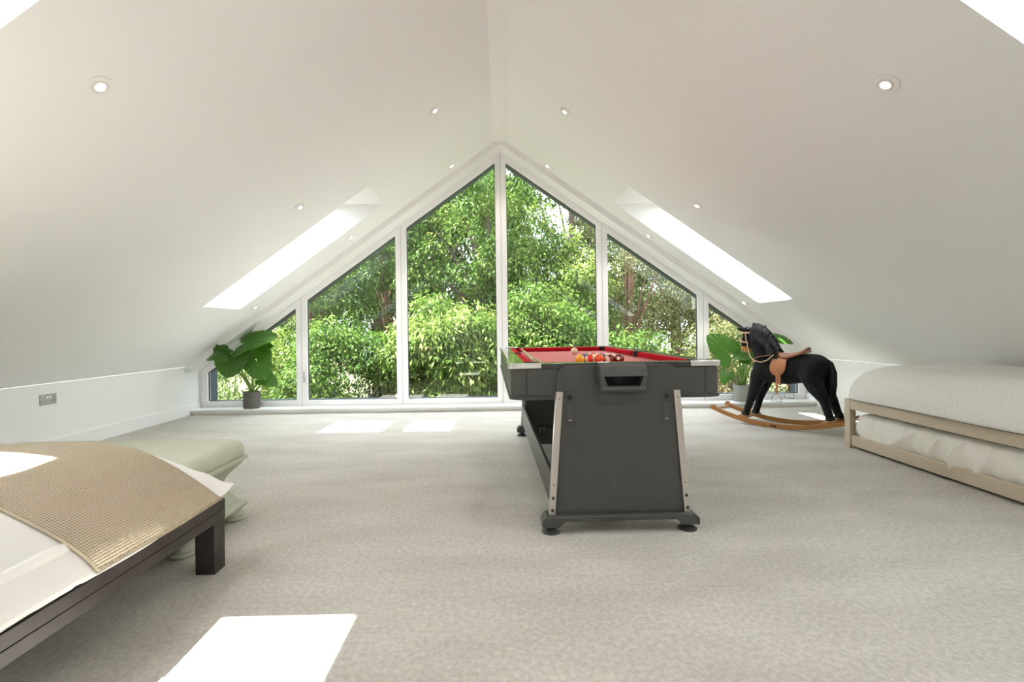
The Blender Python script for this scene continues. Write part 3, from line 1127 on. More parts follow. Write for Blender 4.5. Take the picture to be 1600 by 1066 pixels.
TH0, TH1 = 1.36, 1.93
def throw_xy(u, v):
    # u runs across the bed over the camera-side edge, v from near hem to far hem
    x = mcx + (dA + 0.002) * edge_map(0.02 + 0.98 * u)
    wob = 0.022 * math.sin(7 * u + 1.0) + 0.012 * math.sin(15 * u)
    y = TH0 + wob * (1 - 0.6 * v) + (TH1 - TH0) * v + 0.07 * v * max(0.0, (u - 0.6) / 0.4) ** 2
    return x, y
_len = []
acc = 0.0
prev = None
for i in range(120):
    x, y = throw_xy(i / 119, 0.5)
    z = duv(x, y)
    p = Vector((x, y, z))
    acc += (p - prev).length if prev is not None else 0
    _len.append(acc)
    prev = p
def throw_fn(u, v):
    x, y = throw_xy(u, v)
    z = duv(min(max(x, mcx - dA), mcx + dA), y, 0.012) + 0.003 * math.sin(9 * u + 4 * v)
    dn = (x - mcx) / dA
    x2 = x + 0.010 * dn ** 5
    return (x2 - mcx, y - 1.67, max(z, 0.305))
def throw_uv(u, v):
    k = min(int(u * 119), 118)
    f_ = u * 119 - k
    return (_len[k] * (1 - f_) + _len[k + 1] * f_, v * (TH1 - TH0))
o = grid_mesh('throw_blanket', throw_fn, 120, 60, waffle_mat(), None, uvfn=throw_uv, solid=0.010)
o.location = (mcx, 1.67, 0)
tag(o, 'beige waffle-knit throw laid across the white duvet', 'blanket')

# ottoman at the foot of the bed
M_sage = mat('sage_paint', (0.44, 0.455, 0.355), 0.5, noise=(4, (0.42, 0.435, 0.335)))
M_sagef = mat('sage_upholstery', (0.545, 0.555, 0.455), 0.75, spec=0.25, noise=(90, (0.52, 0.53, 0.43)), bump=(220, 0.1, 0.002))
OX, OY, OHX, OHY = -2.03, 2.37, 0.625, 0.262
root = thing('ottoman_bench', 'sage green upholstered ottoman bench at the foot of the bed', 'ottoman', (OX, OY, 0))
def rings_of(prof, r=0.02):
    return [[(x, y, z) for x, y in rrect(OHX - i, OHY - i, max(r - i * 0.3, 0.008), 5)] for z, i in prof]
for sx in (-1, 1):
    for sy in (-1, 1):
        m = MB()
        m.lathe([(0, 0), (0.052, 0.0), (0.060, 0.008), (0.060, 0.018), (0.056, 0.024), (0.060, 0.030), (0.058, 0.04), (0.040, 0.052), (0.036, 0.062), (0, 0.062)], 24, (sx * (OHX - 0.05), sy * (OHY - 0.06), 0))
        m.obj('bun_foot', M_sage, root, smooth=40)
m = MB(); m.loft(rings_of([(0.060, 0.02), (0.064, 0.0), (0.078, -0.004), (0.086, 0.004), (0.098, 0.022), (0.102, 0.03)])); m.obj('base_moulding', M_sage, root, smooth=50)
ogee = []
for k2 in range(13):
    t = k2 / 12
    z = 0.10 + 0.215 * t
    ins = 0.028 + 0.052 * math.sin(PI * min(t * 1.05, 1.0)) ** 1.2 + 0.004 * (1 - t)
    if t > 0.6:
        ins -= 0.022 * ((t - 0.6) / 0.4) ** 1.3
    ogee.append((z, max(ins, 0.006)))
m = MB(); m.loft(rings_of(ogee)); m.obj('curved_body', M_sage, root, smooth=50)
m = MB(); m.loft(rings_of([(0.313, 0.004), (0.316, -0.006), (0.324, -0.008), (0.330, -0.004), (0.335, 0.004)])); m.obj('lid_piping', M_sage, root, smooth=50)
cu = []
for k2 in range(9):
    an = PI / 2 * k2 / 8
    cu.append((0.372 + 0.056 * math.sin(an), 0.0 + 0.055 * (1 - math.cos(an))))
cu += [(0.433, 0.12), (0.436, 0.2)]
m = MB(); m.loft(rings_of([(0.334, 0.006), (0.345, 0.0)] + cu, 0.05)); m.obj('padded_lid', M_sagef, root, smooth=60)

# ------------------------------------------------------------------ right daybed with trundle
M_bedw = mat('taupe_painted_wood', (0.56, 0.475, 0.37), 0.5, spec=0.35, noise=(3, (0.54, 0.455, 0.35)))
RX0, RX1, RY0, RY1 = 2.79, 3.785, 1.90, 3.93
rcx, rcy = (RX0 + RX1) / 2, (RY0 + RY1) / 2
root = thing('daybed', 'taupe painted wooden daybed frame along the right wall', 'bed', (rcx, rcy, 0))
def BR_(m, x0, x1, y0, y1, z0, z1):
    m.box(x0 - rcx, x1 - rcx, y0 - rcy, y1 - rcy, z0, z1)
for x0, x1 in ((RX0, RX0 + 0.05), (RX1 - 0.05, RX1)):
    for y0, y1 in ((RY0, RY0 + 0.06), (RY1 - 0.06, RY1)):
        m = MB(); BR_(m, x0, x1, y0, y1, 0, 0.392); m.obj('post', M_bedw, root, bevel=0.003)
    m = MB(); BR_(m, x0 + 0.001, x1 - 0.001, RY0 + 0.061, RY1 - 0.061, 0.314, 0.391); m.obj('side_rail', M_bedw, root, bevel=0.003)
for y0, y1 in ((RY0, RY0 + 0.05), (RY1 - 0.05, RY1)):
    m = MB(); BR_(m, RX0 + 0.051, RX1 - 0.051, y0, y1, 0.314, 0.391); m.obj('end_rail', M_bedw, root, bevel=0.003)
for i in range(11):
    y = RY0 + 0.12 + i * 0.17
    m = MB(); BR_(m, RX0 + 0.051, RX1 - 0.051, y, y + 0.08, 0.345, 0.362); m.obj('slat', M_bedw, root)

root = thing('trundle_bed', 'taupe trundle drawer pulled under the daybed', 'trundle', (rcx, rcy, 0))
m = MB(); BR_(m, RX0 + 0.006, RX0 + 0.036, RY0 + 0.07, RY1 - 0.066, 0.020, 0.105); m.obj('front_rail', M_bedw, root, bevel=0.006, bseg=3)
m = MB(); BR_(m, RX0 + 0.037, RX1 - 0.06, RY0 + 0.07, RY0 + 0.09, 0.02, 0.105); m.obj('end_board', M_bedw, root)
m = MB(); BR_(m, RX0 + 0.037, RX1 - 0.06, RY1 - 0.086, RY1 - 0.066, 0.02, 0.105); m.obj('end_board', M_bedw, root)
m = MB(); BR_(m, RX0 + 0.037, RX1 - 0.06, RY0 + 0.091, RY1 - 0.087, 0.03, 0.045); m.obj('base_board', M_bedw, root)
for x in (RX0 + 0.09, RX1 - 0.12):
    for y in (RY0 + 0.15, RY1 - 0.15):
        m = MB()
        m.lathe([(0, -0.008), (0.015, -0.008), (0.015, 0.008), (0, 0.008)], 14, M=Matrix.Translation((x - rcx, y - rcy, 0.015)) @ Matrix.Rotation(PI / 2, 4, 'Y'))
        m.obj('castor', M_seal, root)

# trundle mattress in a loose white sheet
def tr_sheet(u, v):
    # closed-ish profile round the mattress, swept along y with gathers
    y = RY0 + 0.095 + (RY1 - RY0 - 0.20) * v
    ripple = 0.012 * math.sin(31 * v + 3 * math.sin(9 * v)) + 0.009 * math.sin(67 * v + 1.3 + 2 * math.sin(13 * v))
    endr = min(v, 1 - v) * (RY1 - RY0)
    er = 1.0 if endr > 0.08 else math.sqrt(max(0.0, 1 - (1 - endr / 0.08) ** 2)) * 0.3 + 0.7
    pr = [(RX0 + 0.060, 0.050), (RX0 + 0.046, 0.085), (RX0 + 0.030, 0.125), (RX0 + 0.024, 0.17), (RX0 + 0.030, 0.22), (RX0 + 0.052, 0.265), (RX0 + 0.10, 0.292), (RX0 + 0.20, 0.298), (RX1 - 0.15, 0.298), (RX1 - 0.09, 0.25), (RX1 - 0.09, 0.05)]
    t = u * (len(pr) - 1)
    k_ = min(int(t), len(pr) - 2)
    f_ = t - k_
    x = pr[k_][0] * (1 - f_) + pr[k_ + 1][0] * f_
    z = pr[k_][1] * (1 - f_) + pr[k_ + 1][1] * f_
    dg = 0.022 * (1 - abs(math.sin(21 * v + z * 9 + 1.5 * math.sin(11 * v)))) ** 3 + 0.012 * (1 - abs(math.sin(37 * v - z * 7 + 2))) ** 3
    if u < 0.6:
        x -= ripple * (1.1 - u) + dg
        z += 0.012 * math.sin(17 * v + 2) * math.exp(-((u - 0.12) / 0.12) ** 2)
    cz = 0.17
    z = cz + (z - cz) * er
    x = x + (1 - er) * 0.05 * (1 if u < 0.5 else -1)
    return (x - rcx, y - rcy, z)
M_sheet = mat('white_sheet', (0.80, 0.775, 0.72), 0.9, spec=0.12, noise=(3, (0.77, 0.745, 0.69)))
o = grid_mesh('trundle_mattress', tr_sheet, 44, 200, M_sheet, None, solid=0.006)
o.location = (rcx, rcy, 0)
tag(o, 'white sheeted mattress in the trundle under the daybed', 'mattress')

rA, rB = 0.53, 1.085
rd = pillow_fn(rcx, rcy, rA, rB, 0.402, 0.275, 5.5, 1.9, 0.012, 9, 7.0)
def rduv(u, v):
    x, y = plan_point(u, v, rA, rB, 7.0)
    x, y = x + rcx, y + rcy
    z = rd(x, y)
    z = min(z, zc(x) - 0.05)
    x = min(x, W - 0.03)
    e = max(abs(2 * u - 1), abs(2 * v - 1))
    if e > 0.8:
        k_ = (e - 0.8) / 0.2
        z += 0.010 * math.sin(16 * v + 1) * k_ * (1 - k_) * 2
        x += 0.010 * math.sin(19 * v + 2) * k_
        # pulls where the cover is tucked round the end
        z += 0.010 * math.sin(40 * u + 22 * v) * k_ * (1 - k_) * 3 * max(0.0, v - 0.75) * 4
    return (x - rcx, y - rcy, z)
def rduv_uv(u, v):
    return (u * 1.35, v * 2.5)
o = grid_mesh('duvet', rduv, 80, 130, dotted_mat(), None, uvfn=rduv_uv, solid=0.012)
o.location = (rcx, rcy, 0)
tag(o, 'off-white duvet with tiny dots on the taupe daybed', 'duvet')
rings = []
for z, i in ((0.0, 0.04), (0.006, 0.02), (0.14, 0.02), (0.15, 0.05)):
    rings.append([(x, y, z) for x, y in rrect((RX1 - RX0) / 2 - 0.06 - i, (RY1 - RY0) / 2 - 0.06 - i, 0.06)])
m = MB(); m.loft(rings)
o = m.obj('mattress', M_duvet, None, smooth=50)
o.location = (rcx, rcy, 0.3635)
tag(o, 'white mattress on the taupe daybed under the dotted duvet', 'mattress')

# ------------------------------------------------------------------ rocking horse
def rocking_horse():
    TH = math.radians(49.5)
    root = thing('rocking_horse', 'black plush rocking horse with tan saddle on wooden rockers', 'rocking horse',
                 (2.621 + 0.165 * math.sin(TH), 4.66 + 0.165 * math.cos(TH), 0), math.pi - TH)
    M_fur = mat('black_plush', (0.005, 0.006, 0.007), 0.9, spec=0.25, sheen=0.08, noise=(60, (0.012, 0.014, 0.015)), bump=(150, 0.9, 0.01))
    M_hair = mat('black_hair', (0.007, 0.007, 0.009), 0.45, spec=0.4)
    M_oak = mat('honey_wood', (0.42, 0.19, 0.055), 0.4, noise=(5, (0.34, 0.145, 0.04)), coat=0.2)
    M_tan = mat('tan_leather', (0.50, 0.20, 0.085), 0.5, noise=(25, (0.43, 0.165, 0.065)))
    M_brn = mat('brown_leather', (0.26, 0.095, 0.04), 0.5, noise=(25, (0.32, 0.12, 0.05)))
    M_cream = mat('cream_cord', (0.70, 0.48, 0.33), 0.7)
    M_wire = mat('steel_wire', (0.25, 0.26, 0.28), 0.3, 0.9)
    M_muz = mat('ochre_muzzle', (0.52, 0.24, 0.06), 0.8, bump=(120, 0.5, 0.004))
    R = 1.63
    def zr(s):
        return s * s / 2 / R
    for y in (0.165, -0.165):
        top, bot = [], []
        N = 30
        for i in range(N + 1):
            s = -0.61 + 1.205 * i / N
            bot.append((s, zr(s) + 0.0005))
            top.append((s, zr(s) + 0.045))
        m = MB(); m.prism(bot + top[::-1], y - 0.013, y + 0.013, 'y')
        o = m.obj('rocker', M_oak, root, bevel=0.004)
        m = MB()
        m.lathe([(0, -0.015), (0.027, -0.015), (0.027, 0.015), (0, 0.015)], 18, M=Matrix.Translation((0.592, y, zr(0.592) + 0.03)) @ Matrix.Rotation(PI / 2, 4, 'X'))
        m.obj('rocker_scroll', M_oak, root, bevel=0.003)
        if y > 0:
            m = MB(); m.box(-0.03, 0.03, y + 0.0131, y + 0.0145, 0.014, 0.03)
            m.obj('maker_plate', mat('dark_plate', (0.03, 0.02, 0.015), 0.5), root)
    for s, w in ((0.555, 0.022), (0.29, 0.085), (-0.45, 0.085), (-0.57, 0.022)):
        m = MB()
        z = zr(s) + 0.045
        a = math.atan(s / R)
        Mx = Matrix.Translation((s, 0, z)) @ Matrix.Rotation(-a, 4, 'Y')
        m.box(-w / 2, w / 2, -0.152 if w < 0.05 else -0.178, 0.152 if w < 0.05 else 0.178, 0.0005 if w > 0.05 else -0.03, 0.014 if w > 0.05 else -0.012, Mx)
        m.obj('cross_board', M_oak, root, bevel=0.003)
    # body, one continuous skin: tapered limbs fused by a voxel remesh
    m = MB()
    cap = m.capsule
    cap((0.12, 0, 0.55), 0.128, (-0.06, 0, 0.555), 0.140)
    cap((-0.06, 0, 0.555), 0.140, (-0.28, 0, 0.588), 0.136)
    cap((-0.28, 0, 0.588), 0.136, (-0.315, 0, 0.60), 0.122)
    cap((0.10, 0, 0.60), 0.125, (0.155, 0, 0.76), 0.098)
    cap((0.155, 0, 0.76), 0.098, (0.205, 0, 0.885), 0.086)
    cap((0.09, 0, 0.74), 0.06, (0.15, 0, 0.88), 0.06)
    cap((0.205, 0, 0.895), 0.088, (0.275, 0, 0.905), 0.070)
    cap((0.275, 0, 0.90), 0.072, (0.312, 0, 0.81), 0.052)
    cap((0.312, 0, 0.81), 0.052, (0.312, 0, 0.765), 0.046)
    cap((0.245, 0, 0.86), 0.062, (0.275, 0, 0.815), 0.05)
    legs = [[(0.165, 0.070, 0.50, 0.082), (0.19, 0.085, 0.40, 0.062), (0.245, 0.088, 0.235, 0.038), (0.285, 0.088, 0.115, 0.034), (0.292, 0.088, 0.102, 0.038)],
            [(0.145, -0.070, 0.50, 0.082), (0.17, -0.085, 0.40, 0.060), (0.222, -0.088, 0.25, 0.037), (0.256, -0.088, 0.125, 0.033), (0.263, -0.088, 0.106, 0.037)],
            [(-0.29, 0.068, 0.54, 0.105), (-0.335, 0.082, 0.42, 0.078), (-0.405, 0.088, 0.295, 0.042), (-0.440, 0.088, 0.165, 0.034), (-0.446, 0.088, 0.152, 0.038)],
            [(-0.30, -0.068, 0.54, 0.105), (-0.35, -0.082, 0.42, 0.076), (-0.425, -0.088, 0.295, 0.042), (-0.465, -0.088, 0.168, 0.034), (-0.470, -0.088, 0.156, 0.038)]]
    for L in legs:
        for p, q in zip(L, L[1:]):
            cap(p[:3], p[3], q[:3], q[3])
    for sy in (-1, 1):
        cap((0.285, sy * 0.048, 0.945), 0.028, (0.335, sy * 0.055, 0.958), 0.02)
        cap((0.335, sy * 0.055, 0.958), 0.02, (0.385, sy * 0.058, 0.965), 0.009)
    body = m.obj('body', M_fur, root)
    md = body.modifiers.new('fuse', 'REMESH')
    md.mode = 'VOXEL'
    md.voxel_size = 0.009
    md.use_smooth_shade = True
    md = body.modifiers.new('relax', 'SMOOTH')
    md.factor = 0.5
    md.iterations = 6
    # hooves
    for (x, y, z) in ((0.296, 0.088, 0.0), (0.267, -0.088, 0.0), (-0.449, 0.088, 0.0), (-0.473, -0.088, 0.0)):
        s0 = 0.29 if x > 0 else -0.45
        zz = zr(s0) + 0.06 + (x - s0) * s0 / R
        m = MB()
        m.lathe([(0, 0), (0.039, 0.0), (0.037, 0.025), (0.03, 0.03), (0, 0.03)], 16, (x, y, zz))
        m.obj('hoof', mat('black_hoof', (0.012, 0.012, 0.012), 0.7), root, smooth=40)
    # muzzle, eyes
    m = MB(); m.capsule((0.312, 0, 0.768), 0.051, (0.308, 0, 0.760), 0.044)
    m2 = m.obj('muzzle', M_muz, root, smooth=60)
    for sy in (-1, 1):
        m = MB(); m.capsule((0.350, sy * 0.018, 0.752), 0.006, (0.352, sy * 0.022, 0.745), 0.006, 8, 3); m.obj('nostril', M_hair, m2, smooth=60)
        m = MB(); m.capsule((0.318, sy * 0.058, 0.895), 0.012, (0.319, sy * 0.059, 0.893), 0.012, 12, 4)
        m.obj('eye', mat('brown_glass_eye', (0.10, 0.03, 0.01), 0.08, coat=0.8), root, smooth=60)
    # mane and tail: tapering locks
    rs = random.Random(4)
    m = MB()
    crest = [(0.235, 0.985), (0.19, 0.975), (0.135, 0.93), (0.09, 0.865), (0.055, 0.79), (0.02, 0.72)]
    for i in range(330):
        t = rs.random() * (len(crest) - 1.001)
        k_ = int(t)
        f_ = t - k_
        cx = crest[k_][0] * (1 - f_) + crest[k_ + 1][0] * f_
        cz = crest[k_][1] * (1 - f_) + crest[k_ + 1][1] * f_
        sy = 1 if rs.random() < 0.75 else -1
        y0 = rs.uniform(-0.02, 0.02)
        ln = rs.uniform(0.07, 0.15)
        yb = 0.10
        pts = [(cx, y0, cz - 0.005), (cx - 0.012 + rs.uniform(-.01, .01), y0 + sy * 0.03, cz + 0.028 + rs.uniform(-.008, .012)),
               (cx - 0.015 + rs.uniform(-.02, .02), sy * 0.082, cz - 0.01 + rs.uniform(-.01, .01)), (cx - 0.02 + rs.uniform(-.03, .03), sy * (yb + 0.005), cz - ln * 0.5), (cx - 0.015 + rs.uniform(-.04, .04), sy * (yb + 0.004), cz - ln)]
        m.tube(pts, [0.006, 0.009, 0.009, 0.007, 0.001], 5, flat=0.6)
    for i in range(12):
        y0 = rs.uniform(-0.03, 0.03)
        m.tube([(0.27, y0, 0.972), (0.31, y0 * 1.2, 0.975 + rs.uniform(0, .01)), (0.338, y0 * 1.3, 0.955), (0.348, y0 * 1.4, 0.935 + rs.uniform(-.01, .01))], [0.006, 0.007, 0.006, 0.001], 5)
    m.obj('mane', M_hair, root, smooth=60)
    m = MB()
    for i in range(90):
        a = rs.uniform(0, 2 * PI)
        r0 = rs.uniform(0, 0.028)
        dx, dy = r0 * math.cos(a), r0 * math.sin(a)
        l = rs.uniform(0.36, 0.42)
        m.tube([(-0.405, dy * 0.4, 0.675), (-0.438 + dx * 0.4, dy * 0.8, 0.64), (-0.452 + dx, dy * 1.3, 0.55), (-0.452 + dx, dy * 1.5, 0.44), (-0.445 + dx * 0.8, dy * 1.2, 0.69 - l)], [0.006, 0.009, 0.010, 0.009, 0.001], 5)
    m.obj('tail', M_hair, root, smooth=60)
    # saddle
    def saddle_fn(u, v):
        s = 0.015 - 0.27 * u
        w = 0.062 + 0.045 * math.sin(PI * min(u * 1.1, 1)) ** 1.0 + 0.02 * u
        a = (v - 0.5) * 2
        zb = 0.705 + 0.012 * (1 - u) ** 3 + 0.055 * max(0, (u - 0.35) / 0.65) ** 1.5
        return (s, a * w, zb - 0.045 * abs(a) ** 2.2 * (1 - 0.5 * u) + 0.006)
    sd = grid_mesh('saddle', saddle_fn, 24, 16, M_brn, root, solid=0.018)
    m = MB(); m.tube([(-0.225, -0.075, 0.742), (-0.255, -0.045, 0.764), (-0.262, 0, 0.772), (-0.255, 0.045, 0.764), (-0.225, 0.075, 0.742)], [0.009, 0.012, 0.014, 0.012, 0.009], 10)
    m.obj('cantle', M_brn, sd, smooth=50)
    m = MB(); m.tube([(0.012, -0.06, 0.70), (0.012, -0.03, 0.716), (0.012, 0, 0.72), (0.012, 0.03, 0.716), (0.012, 0.06, 0.70)], 0.009, 10)
    m.obj('pommel', M_tan, sd, smooth=50)
    for sy in (-1, 1):
        def flap(u, v):
            # rounded flap hanging on the flank
            zt, zb_ = 0.705, 0.505
            z = zt + (zb_ - zt) * v
            tt = v
            half = 0.075 * (1.0 - 0.25 * (1 - tt) ** 2) * math.sqrt(max(0.0, 1 - max(0.0, (tt - 0.42) / 0.58) ** 2.2)) + 0.001
            s = -0.045 + 0.015 * tt + half * (2 * u - 1)
            dz = (z - 0.556)
            yy = math.sqrt(max(0.0, 0.146 ** 2 - dz * dz)) if z > 0.556 else 0.146 - 0.25 * (0.556 - z) * 0.4
            return (s, sy * (max(yy, 0.045) + 0.010), z)
        f = grid_mesh('saddle_flap', flap, 18, 20, M_tan, sd, solid=0.006)
        m = MB()
        m.tube([(-0.035, sy * 0.160, 0.53), (-0.032, sy * 0.162, 0.45), (-0.028, sy * 0.163, 0.335)], 0.011, 8, flat=0.25, up=(0, 1, 0))
        m.obj('stirrup_strap', M_tan, sd)
        m = MB()
        m.tube([(-0.052, sy * 0.162, 0.535), (-0.058, sy * 0.164, 0.47), (-0.056, sy * 0.163, 0.42)], 0.010, 8, flat=0.25, up=(0, 1, 0))
        m.obj('girth_strap', M_tan, sd)
        for zz in (0.545, 0.528):
            m = MB(); m.capsule((-0.045, sy * 0.160, zz), 0.006, (-0.045, sy * 0.164, zz), 0.005, 10, 3); m.obj('stud', mat('chrome', (0, 0, 0)), sd, smooth=60)
        pts = []
        for k_ in range(13):
            a = PI * k_ / 12
            pts.append((-0.028 + 0.045 * math.cos(a), sy * 0.163, 0.285 + 0.045 * math.sin(a)))
        pts += [(-0.073, sy * 0.163, 0.262), (0.017, sy * 0.163, 0.262), (0.017, sy * 0.163, 0.285)]
        m = MB(); m.tube(pts, 0.0028, 6)
        m.obj('stirrup', M_wire, sd, smooth=60)
    # bridle and reins
    def loop(cx, cz, tilt, rx, ry, z_off=0):
        pts = []
        for k_ in range(25):
            a = 2 * PI * k_ / 24
            lx, ly = rx * math.cos(a), ry * math.sin(a)
            pts.append((cx + lx * math.cos(tilt), ly, cz + lx * math.sin(tilt)))
        return pts
    br = None
    for nm, pts, rad in (('noseband', loop(0.310, 0.828, 0.15, 0.060, 0.060), 0.006),
                         ('browband', loop(0.285, 0.925, 0.05, 0.078, 0.079), 0.005)):
        m = MB(); m.tube(pts, rad, 8, flat=1.4)
        o = m.obj(nm, M_cream, root, smooth=60)
    for sy in (-1, 1):
        m = MB(); m.tube([(0.275, sy * 0.045, 0.975), (0.290, sy * 0.078, 0.925), (0.290, sy * 0.074, 0.88), (0.285, sy * 0.062, 0.828)], 0.006, 8, flat=0.5, up=(0, 1, 0))
        m.obj('cheek_strap', M_cream, root, smooth=60)
        m = MB(); m.tube([(0.283, sy * 0.064, 0.83), (0.262, sy * 0.090, 0.77), (0.235, sy * 0.115, 0.69), (0.19, sy * 0.13, 0.645), (0.12, sy * 0.142, 0.632), (0.06, sy * 0.140, 0.655), (0.02, sy * 0.12, 0.70), (0.005, sy * 0.05, 0.73)], 0.0055, 8)
        m.obj('rein', M_cream, root, smooth=60)
        m = MB(); m.tube([(0.005, sy * 0.06, 0.71), (0.06, sy * 0.125, 0.700), (0.14, sy * 0.135, 0.688), (0.21, sy * 0.112, 0.655), (0.252, sy * 0.05, 0.62), (0.262, 0, 0.61)], 0.008, 8, flat=0.5)
        m.obj('breast_strap', M_tan, root, smooth=60)
rocking_horse()

# ------------------------------------------------------------------ house plants
M_leaf = veined_mat()
M_stem = mat('green_stem', (0.16, 0.28, 0.05), 0.45, noise=(8, (0.22, 0.36, 0.08)))
M_soil = mat('dark_soil', (0.03, 0.02, 0.012), 0.95, bump=(60, 0.6, 0.01))
def plant_leaf(parent, A, tip, nrm, L, Wd, curl=0.12):
    """heart-shaped corrugated blade; A = stalk joint, tip = direction of the point, nrm = facing"""
    A = Vector(A)
    t = Vector(tip).normalized()
    n = Vector(nrm)
    n = (n - t * n.dot(t)).normalized()
    w = t.cross(n)
    NA, NR = 96, 9
    vs, uvs, fs = [], [], []
    for a in range(NA):
        th = -PI + 2 * PI * (a + 0.5) / NA
        at = abs(th) / PI
        # outline radius in polar coordinates about the stalk joint; lobes behind, point ahead
        r = 0.62 * (1 - 0.30 * math.sin(PI * min(at * 1.15, 1.0)) ** 2)
        r += 0.10 * math.exp(-(at / 0.09) ** 2)
        if at > 0.80:
            r *= 1 - 0.80 * ((at - 0.80) / 0.20) ** 1.3
        elif at > 0.5:
            r *= 1 + 0.10 * math.sin(PI * (at - 0.5) / 0.3)
        r *= 1 + 0.022 * math.cos(22 * (th + PI))
        for k_ in range(NR):
            q = k_ / (NR - 1)
            rr_ = r * q
            lx = rr_ * math.cos(th) * L * 1.05
            wy = rr_ * math.sin(th) * Wd * 1.5
            h = -curl * L * (rr_ / 0.62) ** 2 * (0.5 + 0.5 * math.cos(th) ** 2) + 0.010 * L * math.cos(22 * (th + PI)) * q ** 1.2 + 0.05 * L * abs(math.sin(th)) * q * (1 - q)
            vs.append(A + t * lx + w * wy + n * h)
            uvs.append(((th + PI) / (2 * PI), q))
    for a in range(NA):
        if a == NA - 1:
            continue
        for k_ in range(NR - 1):
            fs.append((a * NR + k_, (a + 1) * NR + k_, (a + 1) * NR + k_ + 1, a * NR + k_ + 1))
    me = bpy.data.meshes.new('leaf')
    me.from_pydata([tuple(p) for p in vs], [], fs)
    uvl = me.uv_layers.new(name='UVMap')
    for poly in me.polygons:
        for li in poly.loop_indices:
            uvl.data[li].uv = uvs[me.loops[li].vertex_index]
    me.shade_smooth()
    return link('leaf', me, M_leaf, parent)

def pot_plant(loc, r, h, potmat, lab, leaves, extra):
    root = thing('potted_plant', lab, 'plant', loc)
    m = MB()
    m.lathe([(0, 0), (r * 0.92, 0.0), (r * 0.96, 0.006), (r, h * 0.5), (r, h - 0.004), (r - 0.004, h), (r - 0.010, h - 0.002), (r - 0.012, h - 0.03), (0, h - 0.03)], 36)
    m.obj('pot', potmat, root, smooth=35)
    m = MB()
    m.lathe([(0, h - 0.029), (r - 0.0125, h - 0.029), (r - 0.014, h - 0.02), (r * 0.5, h - 0.012), (0, h - 0.008)], 24)
    m.obj('soil', M_soil, root, smooth=50)
    rs = random.Random(len(lab))
    for (A, tip, nrm, L, Wd, curl) in leaves:
        lf = plant_leaf(root, A, tip, nrm, L, Wd, curl)
        A = Vector(A)
        b = Vector((rs.uniform(-.028, .028), rs.uniform(-.02, .02), h - 0.02))
        mid = b.lerp(A, 0.5) + Vector(((A.x) * -0.18, (A.y) * -0.1, 0.05))
        pts = []
        for k_ in range(9):
            q = k_ / 8
            pts.append(b * (1 - q) ** 2 + mid * 2 * q * (1 - q) + A * q * q)
        m = MB(); m.tube(pts, [0.016 * (1 - q / 8) + 0.0055 * q / 8 for q in range(9)], 8)
        m.obj('stalk', M_stem, root, smooth=60)
    for (p, q_, r0) in extra:
        m = MB(); a, b = Vector(p), Vector(q_)
        m.tube([a, a.lerp(b, 0.35) + Vector((0, 0, 0.02)), a.lerp(b, 0.7) + Vector((0, 0, 0.015)), b], [r0, r0 * 0.9, r0 * 0.6, 0.001], 8)
        m.obj('stalk', M_stem, root, smooth=60)
    return root
CAMV = (0.0, -1.0, 0.12)
pot_plant((-3.115, 5.945, 0.064), 0.10, 0.205, mat('charcoal_pot', (0.115, 0.110, 0.095), 0.7, noise=(6, (0.13, 0.125, 0.11)), bump=(40, 0.15, 0.003)),
          'broad-leaved green plant in a charcoal pot at the left end of the sill',
          [((-0.150, -0.20, 0.625), (-0.22, -0.12, -1.0), (0.05, -1.0, 0.22), 0.31, 0.30, 0.10),
           ((0.150, -0.14, 0.555), (0.45, -0.1, -1.0), (0.10, -1.0, 0.25), 0.28, 0.25, 0.10),
           ((0.06, -0.14, 0.835), (1.0, -0.25, 0.26), (-0.22, -0.62, 0.75), 0.46, 0.29, 0.10),
           ((0.09, -0.12, 0.70), (0.95, -0.15, 0.42), (-0.35, -0.75, 0.55), 0.32, 0.20, 0.12),
           ((-0.24, -0.26, 0.685), (-1.0, -0.05, -0.06), (0.0, -0.55, 0.85), 0.23, 0.17, 0.22),
           ((0.20, -0.03, 0.36), (0.85, -0.1, -0.40), (0.25, -0.75, 0.6), 0.20, 0.15, 0.14)],
          [((0.02, 0.02, 0.18), (0.13, 0.0, 0.30), 0.008), ((-0.02, 0.0, 0.18), (-0.07, -0.02, 0.44), 0.010)])
pot_plant((2.955, 5.945, 0.064), 0.10, 0.205, mat('light_grey_pot', (0.30, 0.305, 0.28), 0.7, noise=(6, (0.27, 0.275, 0.25)), bump=(40, 0.15, 0.003)),
          'tall-stalked green plant in a light grey pot behind the rocking horse',
          [((-0.235, -0.07, 0.645), (-0.72, -0.1, 0.60), (0.10, -1.0, -0.05), 0.36, 0.235, 0.08),
           ((0.115, -0.495, 0.80), (0.85, -0.5, -0.12), (0.0, -0.55, 0.85), 0.27, 0.17, 0.16),
           ((0.0, -0.07, 0.575), (-0.9, -0.25, -0.08), (0.0, -0.50, 0.85), 0.20, 0.15, 0.14),
           ((0.10, -0.04, 0.55), (0.6, -0.2, -0.35), (0.0, -0.85, 0.45), 0.22, 0.17, 0.12),
           ((-0.22, -0.06, 0.33), (-0.35, -0.2, -0.8), (-0.2, -0.8, 0.5), 0.15, 0.11, 0.14)],
          [((-0.01, 0.0, 0.18), (-0.045, 0.0, 0.86), 0.012), ((0.02, 0.0, 0.18), (0.16, -0.02, 0.55), 0.013), ((0.0, 0.02, 0.18), (0.06, 0.02, 0.52), 0.012),
           ((-0.03, 0.0, 0.18), (-0.14, 0.0, 0.42), 0.010)])
# unfurled narrow leaf at the top of the right plant's tallest stalk is part of the stalk list above

